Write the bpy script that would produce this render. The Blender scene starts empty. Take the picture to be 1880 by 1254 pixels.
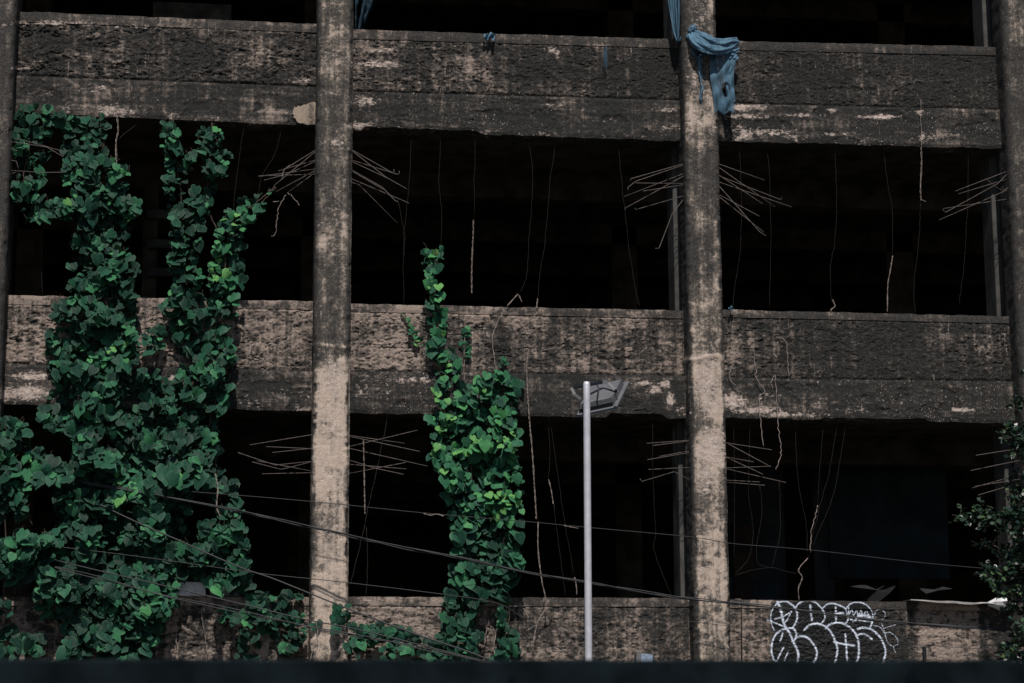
import bpy, math, random
import numpy as np
from mathutils import Vector, Matrix, Quaternion

# ------------------------------------------------------------------ scene, camera, light
S = bpy.context.scene
COL = S.collection
R = math.radians
CAM = Vector((0.0, -27.0, 1.6))
F_PX, W_PX, H_PX = 4000.0, 1880.0, 1254.0
YAW, PITCH, ROLL = R(7.65), R(10.9), R(-0.30)
_f = Vector((math.sin(YAW)*math.cos(PITCH), math.cos(YAW)*math.cos(PITCH), math.sin(PITCH)))
_r = Vector((math.cos(YAW), -math.sin(YAW), 0.0))
_u = _r.cross(_f)
RIGHT = _r*math.cos(ROLL) + _u*math.sin(ROLL)
UP = -_r*math.sin(ROLL) + _u*math.cos(ROLL)
FWD = _f
cd = bpy.data.cameras.new('camera')
cam = bpy.data.objects.new('camera', cd); COL.objects.link(cam)
cam.matrix_world = Matrix(((RIGHT.x, UP.x, -FWD.x, CAM.x), (RIGHT.y, UP.y, -FWD.y, CAM.y), (RIGHT.z, UP.z, -FWD.z, CAM.z), (0, 0, 0, 1)))
cd.sensor_width = 36; cd.lens = 36*F_PX/W_PX
cd.clip_start = 0.1; cd.clip_end = 600
cd.dof.use_dof = True; cd.dof.focus_distance = 27.3; cd.dof.aperture_fstop = 4.5
S.camera = cam

SUN_EL, SUN_AZ = R(57), R(-4)          # azimuth measured from straight in front of the facade towards the right
world = bpy.data.worlds.new('World'); S.world = world; world.use_nodes = True
wn = world.node_tree; wn.nodes.clear()
sky = wn.nodes.new('ShaderNodeTexSky'); sky.sky_type = 'NISHITA'; sky.sun_disc = False
sky.sun_elevation = SUN_EL; sky.sun_rotation = R(180) - SUN_AZ
bg = wn.nodes.new('ShaderNodeBackground'); bg.inputs['Strength'].default_value = 0.05
wo = wn.nodes.new('ShaderNodeOutputWorld')
wn.links.new(sky.outputs[0], bg.inputs[0]); wn.links.new(bg.outputs[0], wo.inputs[0])
sd = bpy.data.lights.new('sun', 'SUN'); sd.energy = 4.2; sd.angle = R(1.0); sd.color = (1.0, 0.93, 0.86)
sun = bpy.data.objects.new('sun', sd); COL.objects.link(sun)
to_sun = Vector((math.sin(SUN_AZ)*math.cos(SUN_EL), -math.cos(SUN_AZ)*math.cos(SUN_EL), math.sin(SUN_EL)))
sun.rotation_mode = 'QUATERNION'; sun.rotation_quaternion = to_sun.to_track_quat('Z', 'Y')
sun.location = (5, -30, 30)
S.view_settings.view_transform = 'Standard'; S.view_settings.look = 'None'
S.view_settings.exposure = 0.0; S.view_settings.gamma = 1; S.view_settings.use_curve_mapping = False

# ------------------------------------------------------------------ helpers
def P(px, py, Y=0.0):
    """point of the vertical plane at depth Y that the photograph shows at px, py"""
    d = FWD*F_PX + RIGHT*(px - W_PX/2) - UP*(py - H_PX/2)
    return CAM + d*((Y - CAM.y)/d.y)
def Zy(py, Y=0.0, px=940): return P(px, py, Y).z
def Xx(px, Y=0.0, py=627): return P(px, py, Y).x
_RM = np.array([list(RIGHT), list(UP), list(FWD)])
def proj(V):
    q = (V - np.array(list(CAM))) @ _RM.T
    return W_PX/2 + F_PX*q[:, 0]/q[:, 2], H_PX/2 - F_PX*q[:, 1]/q[:, 2]

def _h(ix, iy, seed):
    n = (ix.astype(np.int64)*374761393 + iy.astype(np.int64)*668265263 + seed*974634777) & 0x7fffffff
    n = ((n ^ (n >> 13))*1274126177) & 0x7fffffff
    return ((n ^ (n >> 16)) & 0xffff)/65535.0
def vn(x, y, seed=0):
    xi, yi = np.floor(x), np.floor(y); fx, fy = x-xi, y-yi
    ix, iy = xi.astype(np.int64), yi.astype(np.int64)
    fx = fx*fx*fx*(fx*(fx*6-15)+10); fy = fy*fy*fy*(fy*(fy*6-15)+10)
    a, b, c, d = _h(ix, iy, seed), _h(ix+1, iy, seed), _h(ix, iy+1, seed), _h(ix+1, iy+1, seed)
    return (a*(1-fx)+b*fx)*(1-fy) + (c*(1-fx)+d*fx)*fy
def fbm(x, y, o=4, seed=0, g=0.5):
    s, a, t = 0, 1.0, 0
    for i in range(o):
        s = s + a*vn(x*2**i + 17.3*i, y*2**i - 9.1*i, seed+i*7); t += a; a *= g
    return s/t
def sst(a, b, x):
    t = np.clip((x-a)/(b-a), 0, 1); return t*t*(3-2*t)

def mesh_np(name, V, F, smooth=True):
    V = np.asarray(V, dtype=np.float32); F = np.asarray(F, dtype=np.int32)
    me = bpy.data.meshes.new(name)
    me.vertices.add(len(V)); me.vertices.foreach_set('co', V.ravel())
    k = F.shape[1]
    me.loops.add(F.size); me.loops.foreach_set('vertex_index', F.ravel())
    me.polygons.add(len(F)); me.polygons.foreach_set('loop_start', np.arange(len(F), dtype=np.int32)*k)
    me.polygons.foreach_set('loop_total', np.full(len(F), k, dtype=np.int32))
    me.update(calc_edges=True); me.validate()
    if smooth: me.polygons.foreach_set('use_smooth', np.ones(len(me.polygons), dtype=bool))
    return me
def attr(me, name, vals):
    a = me.attributes.new(name, 'FLOAT', 'POINT'); a.data.foreach_set('value', np.asarray(vals, dtype=np.float32).ravel())
class MB:
    def __init__(s): s.v = []; s.f = []
    def add(s, v, f):
        o = len(s.v); s.v += [tuple(p) for p in v]; s.f += [tuple(i+o for i in q) for q in f]; return s
    def box(s, a, b):
        x0, y0, z0 = a; x1, y1, z1 = b
        return s.add([(x0,y0,z0),(x1,y0,z0),(x1,y1,z0),(x0,y1,z0),(x0,y0,z1),(x1,y0,z1),(x1,y1,z1),(x0,y1,z1)],
              [(0,3,2,1),(4,5,6,7),(0,1,5,4),(1,2,6,5),(2,3,7,6),(3,0,4,7)])
    def hexa(s, bot, top):
        return s.add(list(bot)+list(top), [(0,3,2,1),(4,5,6,7),(0,1,5,4),(1,2,6,5),(2,3,7,6),(3,0,4,7)])
    def tube(s, pts, r, n=6):
        pts = [Vector(p) for p in pts]; m = len(pts)
        rr = r if isinstance(r, (list, tuple)) else [r]*m
        t0 = (pts[1]-pts[0]).normalized()
        a = t0.orthogonal().normalized(); vs = []
        for i, p in enumerate(pts):
            t = (pts[min(i+1, m-1)] - pts[max(i-1, 0)]).normalized()
            a = (a - t*a.dot(t)).normalized(); b = t.cross(a)
            for k in range(n):
                g = 2*math.pi*k/n; vs.append(p + (a*math.cos(g)+b*math.sin(g))*rr[i])
        fs = [(i*n+k, i*n+(k+1) % n, (i+1)*n+(k+1) % n, (i+1)*n+k) for i in range(m-1) for k in range(n)]
        fs += [tuple(range(n))[::-1], tuple((m-1)*n+k for k in range(n))]
        return s.add(vs, fs)
    def build(s, name, mat, parent=None, smooth=False, bevel=0):
        me = bpy.data.meshes.new(name); me.from_pydata(s.v, [], s.f); me.update()
        if smooth: me.polygons.foreach_set('use_smooth', [True]*len(me.polygons))
        o = link(name, me, mat, parent)
        if bevel:
            b = o.modifiers.new('bevel', 'BEVEL'); b.width = bevel; b.segments = 2; b.limit_method = 'ANGLE'
        return o
def link(name, me, mat=None, parent=None):
    o = bpy.data.objects.new(name, me); COL.objects.link(o)
    if mat is not None and len(me.materials) == 0: me.materials.append(mat)
    if parent is not None:
        o.parent = parent
        o.matrix_parent_inverse = parent.matrix_basis.inverted()
    return o
def tag(o, label=None, cat=None, group=None, kind=None):
    for k, v in (('label', label), ('category', cat), ('group', group), ('kind', kind)):
        if v: o[k] = v
    return o
def thing(name, label, cat, loc=(0, 0, 0), group=None):
    o = bpy.data.objects.new(name, None); COL.objects.link(o); o.location = loc; o.empty_display_size = .2
    o.matrix_basis = Matrix.Translation(Vector(loc))
    return tag(o, label, cat, group)
def smoothpath(pts, n=6):
    """Catmull-Rom through pts"""
    pts = [Vector(p) for p in pts]
    if len(pts) < 3:
        return [pts[0].lerp(pts[-1], i/n) for i in range(n+1)]
    q = [pts[0]*2-pts[1]] + pts + [pts[-1]*2-pts[-2]]; out = []
    for i in range(1, len(q)-2):
        a, b, c, d = q[i-1:i+3]
        for k in range(n):
            t = k/n
            out.append(.5*((2*b)+(c-a)*t+(2*a-5*b+4*c-d)*t*t+(3*b-a-3*c+d)*t**3))
    return out + [pts[-1]]

# ------------------------------------------------------------------ materials
class NT:
    def __init__(s, name):
        s.m = bpy.data.materials.new(name); s.m.use_nodes = True; s.t = s.m.node_tree; s.t.nodes.clear()
        s.out = s.n('ShaderNodeOutputMaterial')
    def n(s, typ, **kw):
        x = s.t.nodes.new(typ)
        for k, v in kw.items(): setattr(x, k, v)
        return x
    def put(s, sock, v):
        if hasattr(v, 'is_linked') or isinstance(v, bpy.types.NodeSocket): s.t.links.new(v, sock)
        elif v is not None: sock.default_value = v
    def math(s, op, a, b=None, c=None, clamp=False):
        x = s.n('ShaderNodeMath', operation=op, use_clamp=clamp)
        for i, v in enumerate((a, b, c)):
            if v is not None: s.put(x.inputs[i], v)
        return x.outputs[0]
    def noise(s, vec, scale, detail=4, rough=.5, dist=0):
        x = s.n('ShaderNodeTexNoise'); s.put(x.inputs['Vector'], vec)
        x.inputs['Scale'].default_value = scale; x.inputs['Detail'].default_value = detail
        x.inputs['Roughness'].default_value = rough; x.inputs['Distortion'].default_value = dist
        return x.outputs['Fac']
    def vor(s, vec, scale, feat='F1', rnd=1):
        x = s.n('ShaderNodeTexVoronoi', feature=feat); s.put(x.inputs['Vector'], vec); x.inputs['Scale'].default_value = scale
        return x.outputs['Distance']
    def scale(s, vec, xyz):
        x = s.n('ShaderNodeMapping'); s.put(x.inputs['Vector'], vec); x.inputs['Scale'].default_value = xyz; return x.outputs[0]
    def at(s, name): return s.n('ShaderNodeAttribute', attribute_name=name).outputs['Fac']
    def step(s, v, a, b):
        x = s.n('ShaderNodeMapRange', interpolation_type='SMOOTHSTEP'); s.put(x.inputs[0], v)
        x.inputs[1].default_value = a; x.inputs[2].default_value = b; return x.outputs[0]
    def mix(s, f, a, b):
        x = s.n('ShaderNodeMix', data_type='RGBA'); s.put(x.inputs[0], f)
        for i, v in ((6, a), (7, b)):
            s.put(x.inputs[i], v if not isinstance(v, tuple) else (*v, 1) if len(v) == 3 else v)
        return x.outputs[2]
    def ramp(s, f, stops):
        x = s.n('ShaderNodeValToRGB'); s.put(x.inputs[0], f); e = x.color_ramp.elements
        while len(e) < len(stops): e.new(.5)
        for i, (p, c) in enumerate(stops): e[i].position = p; e[i].color = (*c, 1)
        return x.outputs[0]
    def pos(s): return s.n('ShaderNodeNewGeometry').outputs['Position']
    def bsdf(s, col, rough=.8, bump=None, bstr=.4, bdist=.01, spec=.3, metal=0, alpha=None):
        b = s.n('ShaderNodeBsdfPrincipled'); s.put(b.inputs['Base Color'], col if not isinstance(col, tuple) else (*col, 1))
        s.put(b.inputs['Roughness'], rough); b.inputs['Metallic'].default_value = metal
        b.inputs['Specular IOR Level'].default_value = spec
        if alpha is not None: s.put(b.inputs['Alpha'], alpha)
        if bump is not None:
            u = s.n('ShaderNodeBump'); s.put(u.inputs['Height'], bump); u.inputs['Strength'].default_value = bstr
            u.inputs['Distance'].default_value = bdist; s.t.links.new(u.outputs[0], b.inputs['Normal'])
        return b
    def done(s, sh): s.t.links.new(sh.outputs[0] if hasattr(sh, 'outputs') else sh, s.out.inputs['Surface']); return s.m

BEIGE = (0.330, 0.268, 0.232)
def concrete(name, beige=BEIGE, dark=(0.0170, 0.0175, 0.0172), pale=(0.66, 0.55, 0.49), grain=90, fine=.5, hs=1.0, mot=1.0):
    t = NT(name); p = t.pos()
    def N(x, k): return t.math('MULTIPLY', t.math('SUBTRACT', x, .5), k)
    n1 = t.noise(p, 1.5, 6, .6); n2 = t.noise(p, 6.5, 8, .72, .4); n3 = t.noise(p, 32, 6, .75); n4 = t.noise(p, 95, 4, .7)
    n5 = t.noise(t.scale(p, (1, 1, 1.5)), 15, 6, .7, .8)
    st = t.noise(t.scale(p, (13, 13, .6)), 1.0, 6, .65)
    hz = t.noise(t.scale(p, (.9, .9, 15)), 1.0, 6, .65)
    v = N(n1, 2.2*mot)
    for x, k in ((n2, 1.8*mot), (st, 2.0), (hz, 1.1*hs), (n3, 1.7), (n5, 1.2*mot), (n4, 1.6)): v = t.math('ADD', v, N(x, k))
    v = t.math('ADD', v, t.math('MULTIPLY', t.at('cav'), .6))
    v = t.math('ADD', v, t.at('mould_shade'))
    grey = tuple(b*.30+.012 for b in beige); grey = (grey[0]*.98, grey[1]*1.03, grey[2]*1.04)
    f1 = t.step(v, -.10, .60); f2 = t.step(v, .36, 1.08)
    bvar = t.mix(t.step(n3, .3, .7), tuple(c*.78 for c in beige), tuple(c*1.12 for c in beige))
    bvar = t.mix(t.step(n4, .5, .75), bvar, tuple(c*1.6 for c in beige))
    gvar = t.mix(t.step(n4, .4, .7), tuple(c*.6 for c in grey), tuple(c*1.4 for c in grey))
    dvar = t.mix(t.step(n4, .4, .72), dark, tuple(c*3.4 for c in dark))
    c = t.mix(f2, t.mix(f1, bvar, gvar), dvar)
    n7 = t.noise(p, 62, 2, .5)
    c = t.mix(t.math('MULTIPLY', t.math('MULTIPLY', t.step(n7, .58, .68), .45), t.step(n2, .46, .62)), c, tuple(b*.85 for b in beige))
    c = t.mix(t.math('MULTIPLY', t.step(n7, .42, .32), .40), c, (.014, .014, .014))
    # pale scabs of lime where the skin has come away, and loose specks
    pv = t.math('ADD', t.at('pale'), N(n2, 1.3))
    pv = t.math('ADD', pv, N(t.noise(t.scale(p, (16, 16, 34)), 1.0, 6, .78), 2.2))
    pv = t.math('ADD', pv, N(st, .8))
    pf = t.step(pv, .44, .74)
    pc = t.mix(t.step(n3, .35, .65), tuple(c*.5 for c in pale), pale)
    c = t.mix(t.math('MULTIPLY', pf, .95), c, pc)
    sk = t.step(t.noise(p, 48, 3, .6), .62, .69)
    sk = t.math('MULTIPLY', sk, t.step(t.math('ADD', t.at('speck'), N(n2, 2.2)), .40, .70))
    c = t.mix(t.math('MULTIPLY', sk, .85), c, pale)
    # lime drips
    dr = t.step(t.noise(t.scale(p, (36, 36, 1.8)), 1.0, 4, .55), .60, .68)
    dr = t.math('MULTIPLY', dr, t.step(t.math('ADD', t.at('drip'), N(t.noise(p, 2.6, 3), 3)), .55, .8))
    dr = t.math('MULTIPLY', dr, t.step(n3, .42, .58))
    c = t.mix(t.math('MULTIPLY', dr, .5), c, pale)
    h = t.math('ADD', t.math('MULTIPLY', n3, .9), t.math('MULTIPLY', n4, .5))
    h = t.math('ADD', h, t.math('MULTIPLY', t.noise(p, grain*2, 3, .7), .25))
    h = t.math('ADD', h, t.math('MULTIPLY', n5, .6))
    return t.done(t.bsdf(c, .93, h, fine, .016, spec=.10))
M = {}
M['plaster'] = concrete('rough_plaster', fine=.85)
M['coping'] = concrete('coping_concrete', fine=.35, dark=(.028, .027, .026))
M['beam'] = concrete('beam_concrete', fine=.45, hs=1.8)
M['column'] = concrete('column_concrete', beige=(.54, .445, .375), fine=.5, hs=.15, dark=(.030, .029, .028), mot=1.15)
def simple(name, col, rough=.8, metal=0, spec=.3, nscale=12, var=.35, bstr=.2):
    t = NT(name); p = t.pos(); n = t.noise(p, nscale, 5, .6); n2 = t.noise(p, nscale*9, 3)
    c = t.mix(t.step(n, .3, .7), tuple(x*(1-var) for x in col), tuple(x*(1+var) for x in col))
    return t.done(t.bsdf(c, rough, t.math('ADD', n, n2), bstr, .004, spec=spec, metal=metal))
M['room_dark'] = simple('darkened_interior', (.060, .053, .044), .95, spec=.05, nscale=3, var=.55)  # base colour darkened so the rooms read black, adding to their shade
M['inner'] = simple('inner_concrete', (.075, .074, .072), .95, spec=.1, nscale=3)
M['steel'] = simple('rusty_bar', (.125, .108, .10), .8, spec=.3, nscale=30)
M['wire'] = simple('old_wire', (.032, .028, .026), .85, nscale=30)
M['root'] = simple('dead_root', (.30, .25, .225), .9, nscale=30)
M['bark'] = simple('vine_stem', (.06, .045, .035), .9, nscale=30)
M['cable'] = simple('black_cable', (.022, .024, .029), .5, spec=.4, nscale=20, var=.2)
M['galv'] = simple('galvanised_pole', (.64, .64, .70), .42, metal=.35, spec=.5, nscale=9, var=.12, bstr=.05)
M['lampgrey'] = simple('lamp_grey_paint', (.105, .110, .122), .5, spec=.4, nscale=8, var=.12, bstr=.05)
M['lampdark'] = simple('lamp_dark_paint', (.010, .014, .019), .5, spec=.4, nscale=8, var=.15, bstr=.05)
M['glass'] = simple('lamp_glass', (.14, .19, .26), .15, spec=.6, nscale=30, var=.3, bstr=.02)
M['barrier'] = simple('dark_barrier', (.0068, .0108, .0132), 1.0, spec=.02, nscale=5, var=.5, bstr=.1)
M['stain'] = simple('barrier_stain', (.0040, .0075, .0098), 1.0, spec=.02, nscale=5)
M['asphalt'] = simple('asphalt', (.05, .05, .05), .9, nscale=6)
M['paving'] = simple('paving', (.12, .115, .11), .9, nscale=5)
M['kerbstone'] = simple('kerbstone', (.16, .155, .15), .9, nscale=7)
M['board'] = simple('blue_board', (.020, .030, .037), .9, nscale=2.2, var=.4)
M['brown'] = simple('brown_door', (.040, .024, .017), .8, nscale=3, var=.5)
M['whitepaint'] = simple('white_paint', (.60, .61, .63), .8, nscale=9, var=.25)
M['tin'] = simple('tin_sheet', (.30, .29, .285), .45, metal=.4, nscale=9, var=.3)
M['palesheet'] = simple('pale_sheet', (.014, .015, .017), .8, nscale=9, var=.3)

def cloth_mat():
    t = NT('blue_netting'); p = t.pos()
    n = t.noise(t.scale(p, (22, 22, 5)), 1, 5, .6); n2 = t.noise(p, 9, 4); n6 = t.noise(t.scale(p, (12, 12, 5)), 1, 4, .6)
    c = t.mix(t.step(n, .3, .7), (.060, .125, .185), (.110, .205, .285))
    c = t.mix(t.step(n2, .5, .75), c, (.055, .12, .19))
    a = t.math('ADD', t.at('dense'), t.math('MULTIPLY_ADD', n6, 1.1, -.55)); a = t.step(a, -.05, .85)
    w = t.n('ShaderNodeTexWhite')if False else None
    b = t.bsdf(c, .85, n, .3, .006, spec=.15)
    tr = t.n('ShaderNodeBsdfTransparent'); mx = t.n('ShaderNodeMixShader')
    t.put(mx.inputs[0], a); t.t.links.new(tr.outputs[0], mx.inputs[1]); t.t.links.new(b.outputs[0], mx.inputs[2])
    return t.done(mx)
M['cloth'] = cloth_mat()

def leaf_mat():
    t = NT('vine_leaf'); tint = t.at('tint'); u = t.at('lu'); v = t.at('lv'); p = t.pos()
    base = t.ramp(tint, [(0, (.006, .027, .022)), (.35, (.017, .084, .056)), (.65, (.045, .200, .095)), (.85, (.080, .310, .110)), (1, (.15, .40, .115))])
    au = t.math('ABSOLUTE', u)
    mid = t.step(au, .05, .0)
    # side veins: stripes slanting away from the midrib
    w = t.math('SINE', t.math('MULTIPLY', t.math('SUBTRACT', v, t.math('MULTIPLY', au, 1.0)), 26.0))
    vein = t.math('MAXIMUM', mid, t.math('MULTIPLY', t.step(w, .86, 1.0), .6))
    c = t.mix(t.math('MULTIPLY', vein, .45), base, t.mix(.45, base, (.10, .22, .10)))
    n = t.noise(p, 40, 4, .6)
    c = t.mix(t.step(n, .35, .75), t.mix(.35, c, (.008, .02, .016)), c)
    c = t.mix(t.math('MULTIPLY', t.step(t.at('rim'), .60, 1.0), .36), c, t.mix(.5, c, (.13, .30, .16)))
    sp = t.step(t.noise(p, 23, 3, .6), .70, .76)
    c = t.mix(t.math('MULTIPLY', sp, .35), c, (.13, .13, .05))
    h = t.math('ADD', t.math('MULTIPLY', vein, -.6), t.math('MULTIPLY', n, .5))
    b = t.bsdf(c, .55, h, .5, .004, spec=.14)
    tl = t.n('ShaderNodeBsdfTranslucent'); t.put(tl.inputs[0], t.mix(.5, c, (.06, .16, .02)))
    mx = t.n('ShaderNodeMixShader'); mx.inputs[0].default_value = .16
    t.t.links.new(b.outputs[0], mx.inputs[1]); t.t.links.new(tl.outputs[0], mx.inputs[2])
    return t.done(mx)
M['leaf'] = leaf_mat()
def treeleaf_mat():
    t = NT('tree_leaf'); tint = t.at('tint')
    c = t.ramp(tint, [(0, (.008, .024, .018)), (.7, (.018, .050, .028)), (1, (.07, .12, .04))])
    return t.done(t.bsdf(c  , .38, None, spec=.45))
M['treeleaf'] = treeleaf_mat()

# ------------------------------------------------------------------ stains: where the photograph shows dark mould and pale lime, with some light and shade painted in
def lerp_table(tab, x):
    xs = [a for a, _ in tab]; ys = [b for _, b in tab]; return np.interp(x, xs, ys)
PALE = [  # px, py, rx, ry, strength
 (70,42,60,6,.7),(130,42,50,5,.65),(240,47,50,5,.5),(300,50,60,7,.5),(560,148,22,7,.8),(520,60,50,20,.3),(540,95,45,40,.3),(545,150,30,10,.5),(36,124,22,4,.95),
 (200,165,55,10,.55),(215,205,45,14,.7),(310,215,22,8,.75),(120,200,60,10,.5),(370,222,45,6,.6),(480,225,60,5,.4),(60,172,40,10,.45),
 (690,92,40,4,.75),(695,117,42,7,.95),(660,150,20,25,.35),(660,185,28,14,.65),(670,232,35,8,.75),(760,233,60,6,.5),(980,247,90,5,.5),(890,242,30,7,.6),(1020,192,40,5,.5),(1220,202,22,4,.8),(1230,232,25,10,.55),(1100,250,90,5,.4),
 (1015,92,12,4,.8),(1025,98,6,8,.8),(1090,220,60,8,.35),
 (1375,198,42,6,1.0),(1370,214,55,4,.85),(1475,212,50,4,.65),(1533,204,10,4,1.1),(1620,214,45,4,.9),(1400,243,70,8,.75),(1360,252,50,8,.6),(1460,250,40,8,.6),(1540,246,40,3,.7),(1700,252,45,9,.55),(1580,256,40,8,.45),(1685,205,8,5,.9),(1350,235,40,6,.5),
 (60,690,38,8,.95),(40,722,62,13,1.05),(100,700,30,10,.5),(15,730,40,12,.7),(320,693,10,7,.9),(470,740,60,14,.4),(520,720,40,14,.45),(560,752,18,5,.8),(310,700,30,12,.6),
 (680,715,30,22,.62),(755,698,50,8,.6),(660,715,12,20,.5),(1180,704,18,5,1.0),(1222,706,10,10,1.0),(1228,735,9,22,.9),(1205,715,20,9,.7),(1150,725,45,10,.45),(940,745,20,12,.6),(1250,752,14,14,.6),
 (1345,735,26,18,.95),(1385,752,50,9,.85),(1440,762,40,6,.9),(1400,728,45,8,.6),(1500,742,18,12,.65),(1490,762,30,6,.6),(1765,752,20,3,1.0),(1870,742,8,10,.9),(1560,752,40,8,.45),(1640,738,40,10,.4),
 (850,1118,30,10,.3),(680,1103,30,6,.5),
 # columns
 (610,20,28,28,.3),(625,90,20,25,.45),(605,120,20,25,.4),(615,262,18,16,.55),(596,262,10,20,.4),(640,275,8,20,.5),(612,385,20,10,.45),(605,410,22,8,.5),(600,645,30,6,.5),(632,660,10,20,.6),(612,700,24,40,.75),(610,780,26,70,.55),(605,860,24,70,.45),(600,1010,26,90,.45),
 (1290,30,22,35,.55),(1285,70,25,20,.35),(1278,150,20,70,.5),(1272,215,9,25,.7),(1302,185,10,40,.5),(1300,215,14,30,.5),(1310,235,8,14,.5),(1300,560,25,25,.4),(1300,665,28,20,.6),(1300,700,28,40,.9),(1300,745,24,20,.7),(1305,820,26,32,1.05),(1300,870,22,40,.75),(1310,930,26,30,.35),(1312,1010,28,60,.3),(1290,1085,20,12,.5)]
PALE_A = np.array(PALE)
MLD_SHADE = {'top': [(0,.92),(300,.94),(560,.74),(650,.70),(760,.84),(1000,.92),(1250,1.02),(1330,1.10),(1500,1.14),(1900,1.15)],
       'topbeam': [(0,.90),(150,.78),(300,.86),(420,1.05),(600,1.1),(900,1.15),(1250,1.12),(1400,1.0),(1600,1.12),(1900,1.18)],
       'mid': [(0,.22),(300,.36),(560,.26),(650,.24),(820,.50),(1000,.58),(1200,.50),(1340,.66),(1450,.92),(1700,1.02),(1900,1.08)],
       'midbeam': [(0,.85),(420,1.0),(480,.95),(570,.98),(650,1.0),(900,1.05),(1200,1.02),(1400,1.05),(1900,1.15)],
       'low': [(0,.44),(300,.40),(560,.26),(700,.22),(850,.40),(960,.52),(1100,.66),(1270,.60),(1350,.20),(1405,.34),(1440,.85),(1640,1.0),(1672,.95),(1686,.05),(1785,.05),(1805,.85),(1900,1.1)]}  # near-zero stretch paints a sunlit patch, dark right end the tree's shade
def stains_shade(V, mode, H=None, seed=1):
    px, py = proj(V)
    wob = (fbm(V[:,0]*3, V[:,2]*3, 3, 5)-.5)*24
    pale = np.zeros(len(V))
    for (x, y, rx, ry, s) in PALE:
        near = (np.abs(px-x) < rx*2.2+20) & (np.abs(py-y) < ry*2.2+8)
        if not near.any(): continue
        d = ((px[near]-x+wob[near]*.6)/rx)**2 + ((py[near]-y+wob[near]*.1)/max(ry, 4))**2
        pale[near] = np.maximum(pale[near], s*.85*np.exp(-d*.6))
    if mode in MLD_SHADE: m = lerp_table(MLD_SHADE[mode], px)
    elif mode == 'c1': m = np.interp(py + (fbm(V[:,0]*5, V[:,2]*2.5, 3, 91)-.5)*60, [0,110,135,240,300,400,480,560,640,655,700,900,930,1000,1250], [.60,.42,.85,.62,.82,.84,.66,.74,.76,.12,-.02,-.02,.16,.02,.12])
    elif mode == 'c2': m = np.interp(py + (fbm(V[:,0]*5, V[:,2]*2.5, 3, 92)-.5)*60, [0,70,110,200,255,330,480,560,640,660,740,780,860,910,960,1100,1250], [.50,.52,.72,.50,.60,.92,.92,.66,.70,.28,.08,.36,.0,.5,.22,.28,.42])
    elif mode == 'c3': m = np.full(len(V), .95)
    else: m = np.full(len(V), 1.0)
    m = m + (fbm(V[:,0]*.9+3, V[:,2]*1.1, 3, seed+40)-.5)*.35
    speck = np.full(len(V), .1)
    if 'beam' in mode: speck = .32 + .25*np.exp(-((px-820)/200)**2) + .25*sst(1350, 1700, px)
    drip = np.full(len(V), .42 if mode in ('top', 'mid') else .15)
    return m, pale, speck, drip

# graffiti strokes, as seen on the wall (pixels of the photograph)
GS = [([(285,150),(230,220),(205,310),(220,400),(245,455)],.8),([(300,150),(370,140),(430,175),(465,210),(490,270),(485,350),(445,420)],1),
 ([(275,130),(320,260),(345,370),(375,440)],1.3),([(250,335),(340,305),(430,250)],.8),([(430,250),(380,340),(345,380)],.8),([(165,335),(240,370),(340,410)],.8),
 ([(475,210),(510,160),(590,135),(680,150),(740,200),(780,260),(790,320),(750,385)],.9),([(630,185),(640,270),(650,340)],1.1),
 ([(770,210),(820,170),(890,165),(960,190),(1010,220),(1035,290),(1040,340),(1010,385)],.9),([(905,205),(910,350)],1.0),([(905,270),(990,265)],1.1),
 ([(1015,220),(1070,165),(1150,150),(1230,175),(1285,230),(1310,290),(1300,370),(1270,440)],.9),
 ([(1045,205),(1050,285),(1080,230),(1100,290),(1130,240),(1150,290),(1180,240),(1200,300),(1235,245),(1260,285)],.7),([(1070,330),(1110,345),(1160,300),(1230,295),(1295,325)],1.5),([(1160,340),(1225,350),(1290,350)],1.1),
 ([(350,440),(290,470),(240,530),(215,620),(215,700),(240,770),(270,805)],1.1),([(350,440),(440,430),(480,480),(470,550),(440,570)],1.1),
 ([(385,440),(430,530),(445,570),(480,640),(505,720),(490,805)],1.2),([(335,480),(320,540),(300,580)],.9),([(345,640),(310,700),(270,790)],.9),([(390,690),(350,790)],.8),
 ([(480,530),(540,515),(610,540),(670,610),(705,690),(690,760),(670,800)],1.1),
 ([(570,445),(620,400),(700,380),(790,410),(860,480),(900,570),(925,650),(915,740),(895,805)],1.1),([(890,580),(1000,605),(1110,620)],1.1),([(1010,495),(1020,620),(1030,780)],1.0),
 ([(800,430),(840,390),(920,370),(1010,390),(1090,450),(1140,530),(1155,620),(1155,720),(1130,805)],1.1),
 ([(1145,440),(1210,425),(1300,450),(1370,510),(1420,590),(1445,690),(1415,805)],1.1),([(1130,520),(1170,495),(1230,500),(1300,550)],1.0),
 ([(1325,290),(1345,240),(1400,235),(1440,270),(1430,320),(1380,350)],.45),([(1310,400),(1380,420),(1430,480),(1470,590),(1530,630)],.5),
 ([(1450,480),(1500,480),(1560,530),(1580,600),(1530,630),(1550,690)],.5),([(1400,380),(1430,460),(1450,540)],.5),([(1430,430),(1550,395)],.35)]
GFILL = [(215,170),(300,125),(430,150),(600,125),(760,180),(890,150),(1010,200),(1150,135),(1300,220),(1320,400),(1420,560),(1460,720),(1430,830),(240,830),(205,650),(260,480),(200,330)]
def inpoly(px, py, poly):
    c = np.zeros(np.shape(px), bool); n = len(poly)
    for i in range(n):
        x1, y1 = poly[i]; x2, y2 = poly[i-1]
        with np.errstate(divide='ignore', invalid='ignore'):
            k = ((y1 > py) != (y2 > py)) & (px < (x2-x1)*(py-y1)/(y2-y1+1e-12)+x1)
        c ^= k
    return c
def g2p(a): return (1380+a[0]*.17021, 1080+a[1]*.17021)

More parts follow.
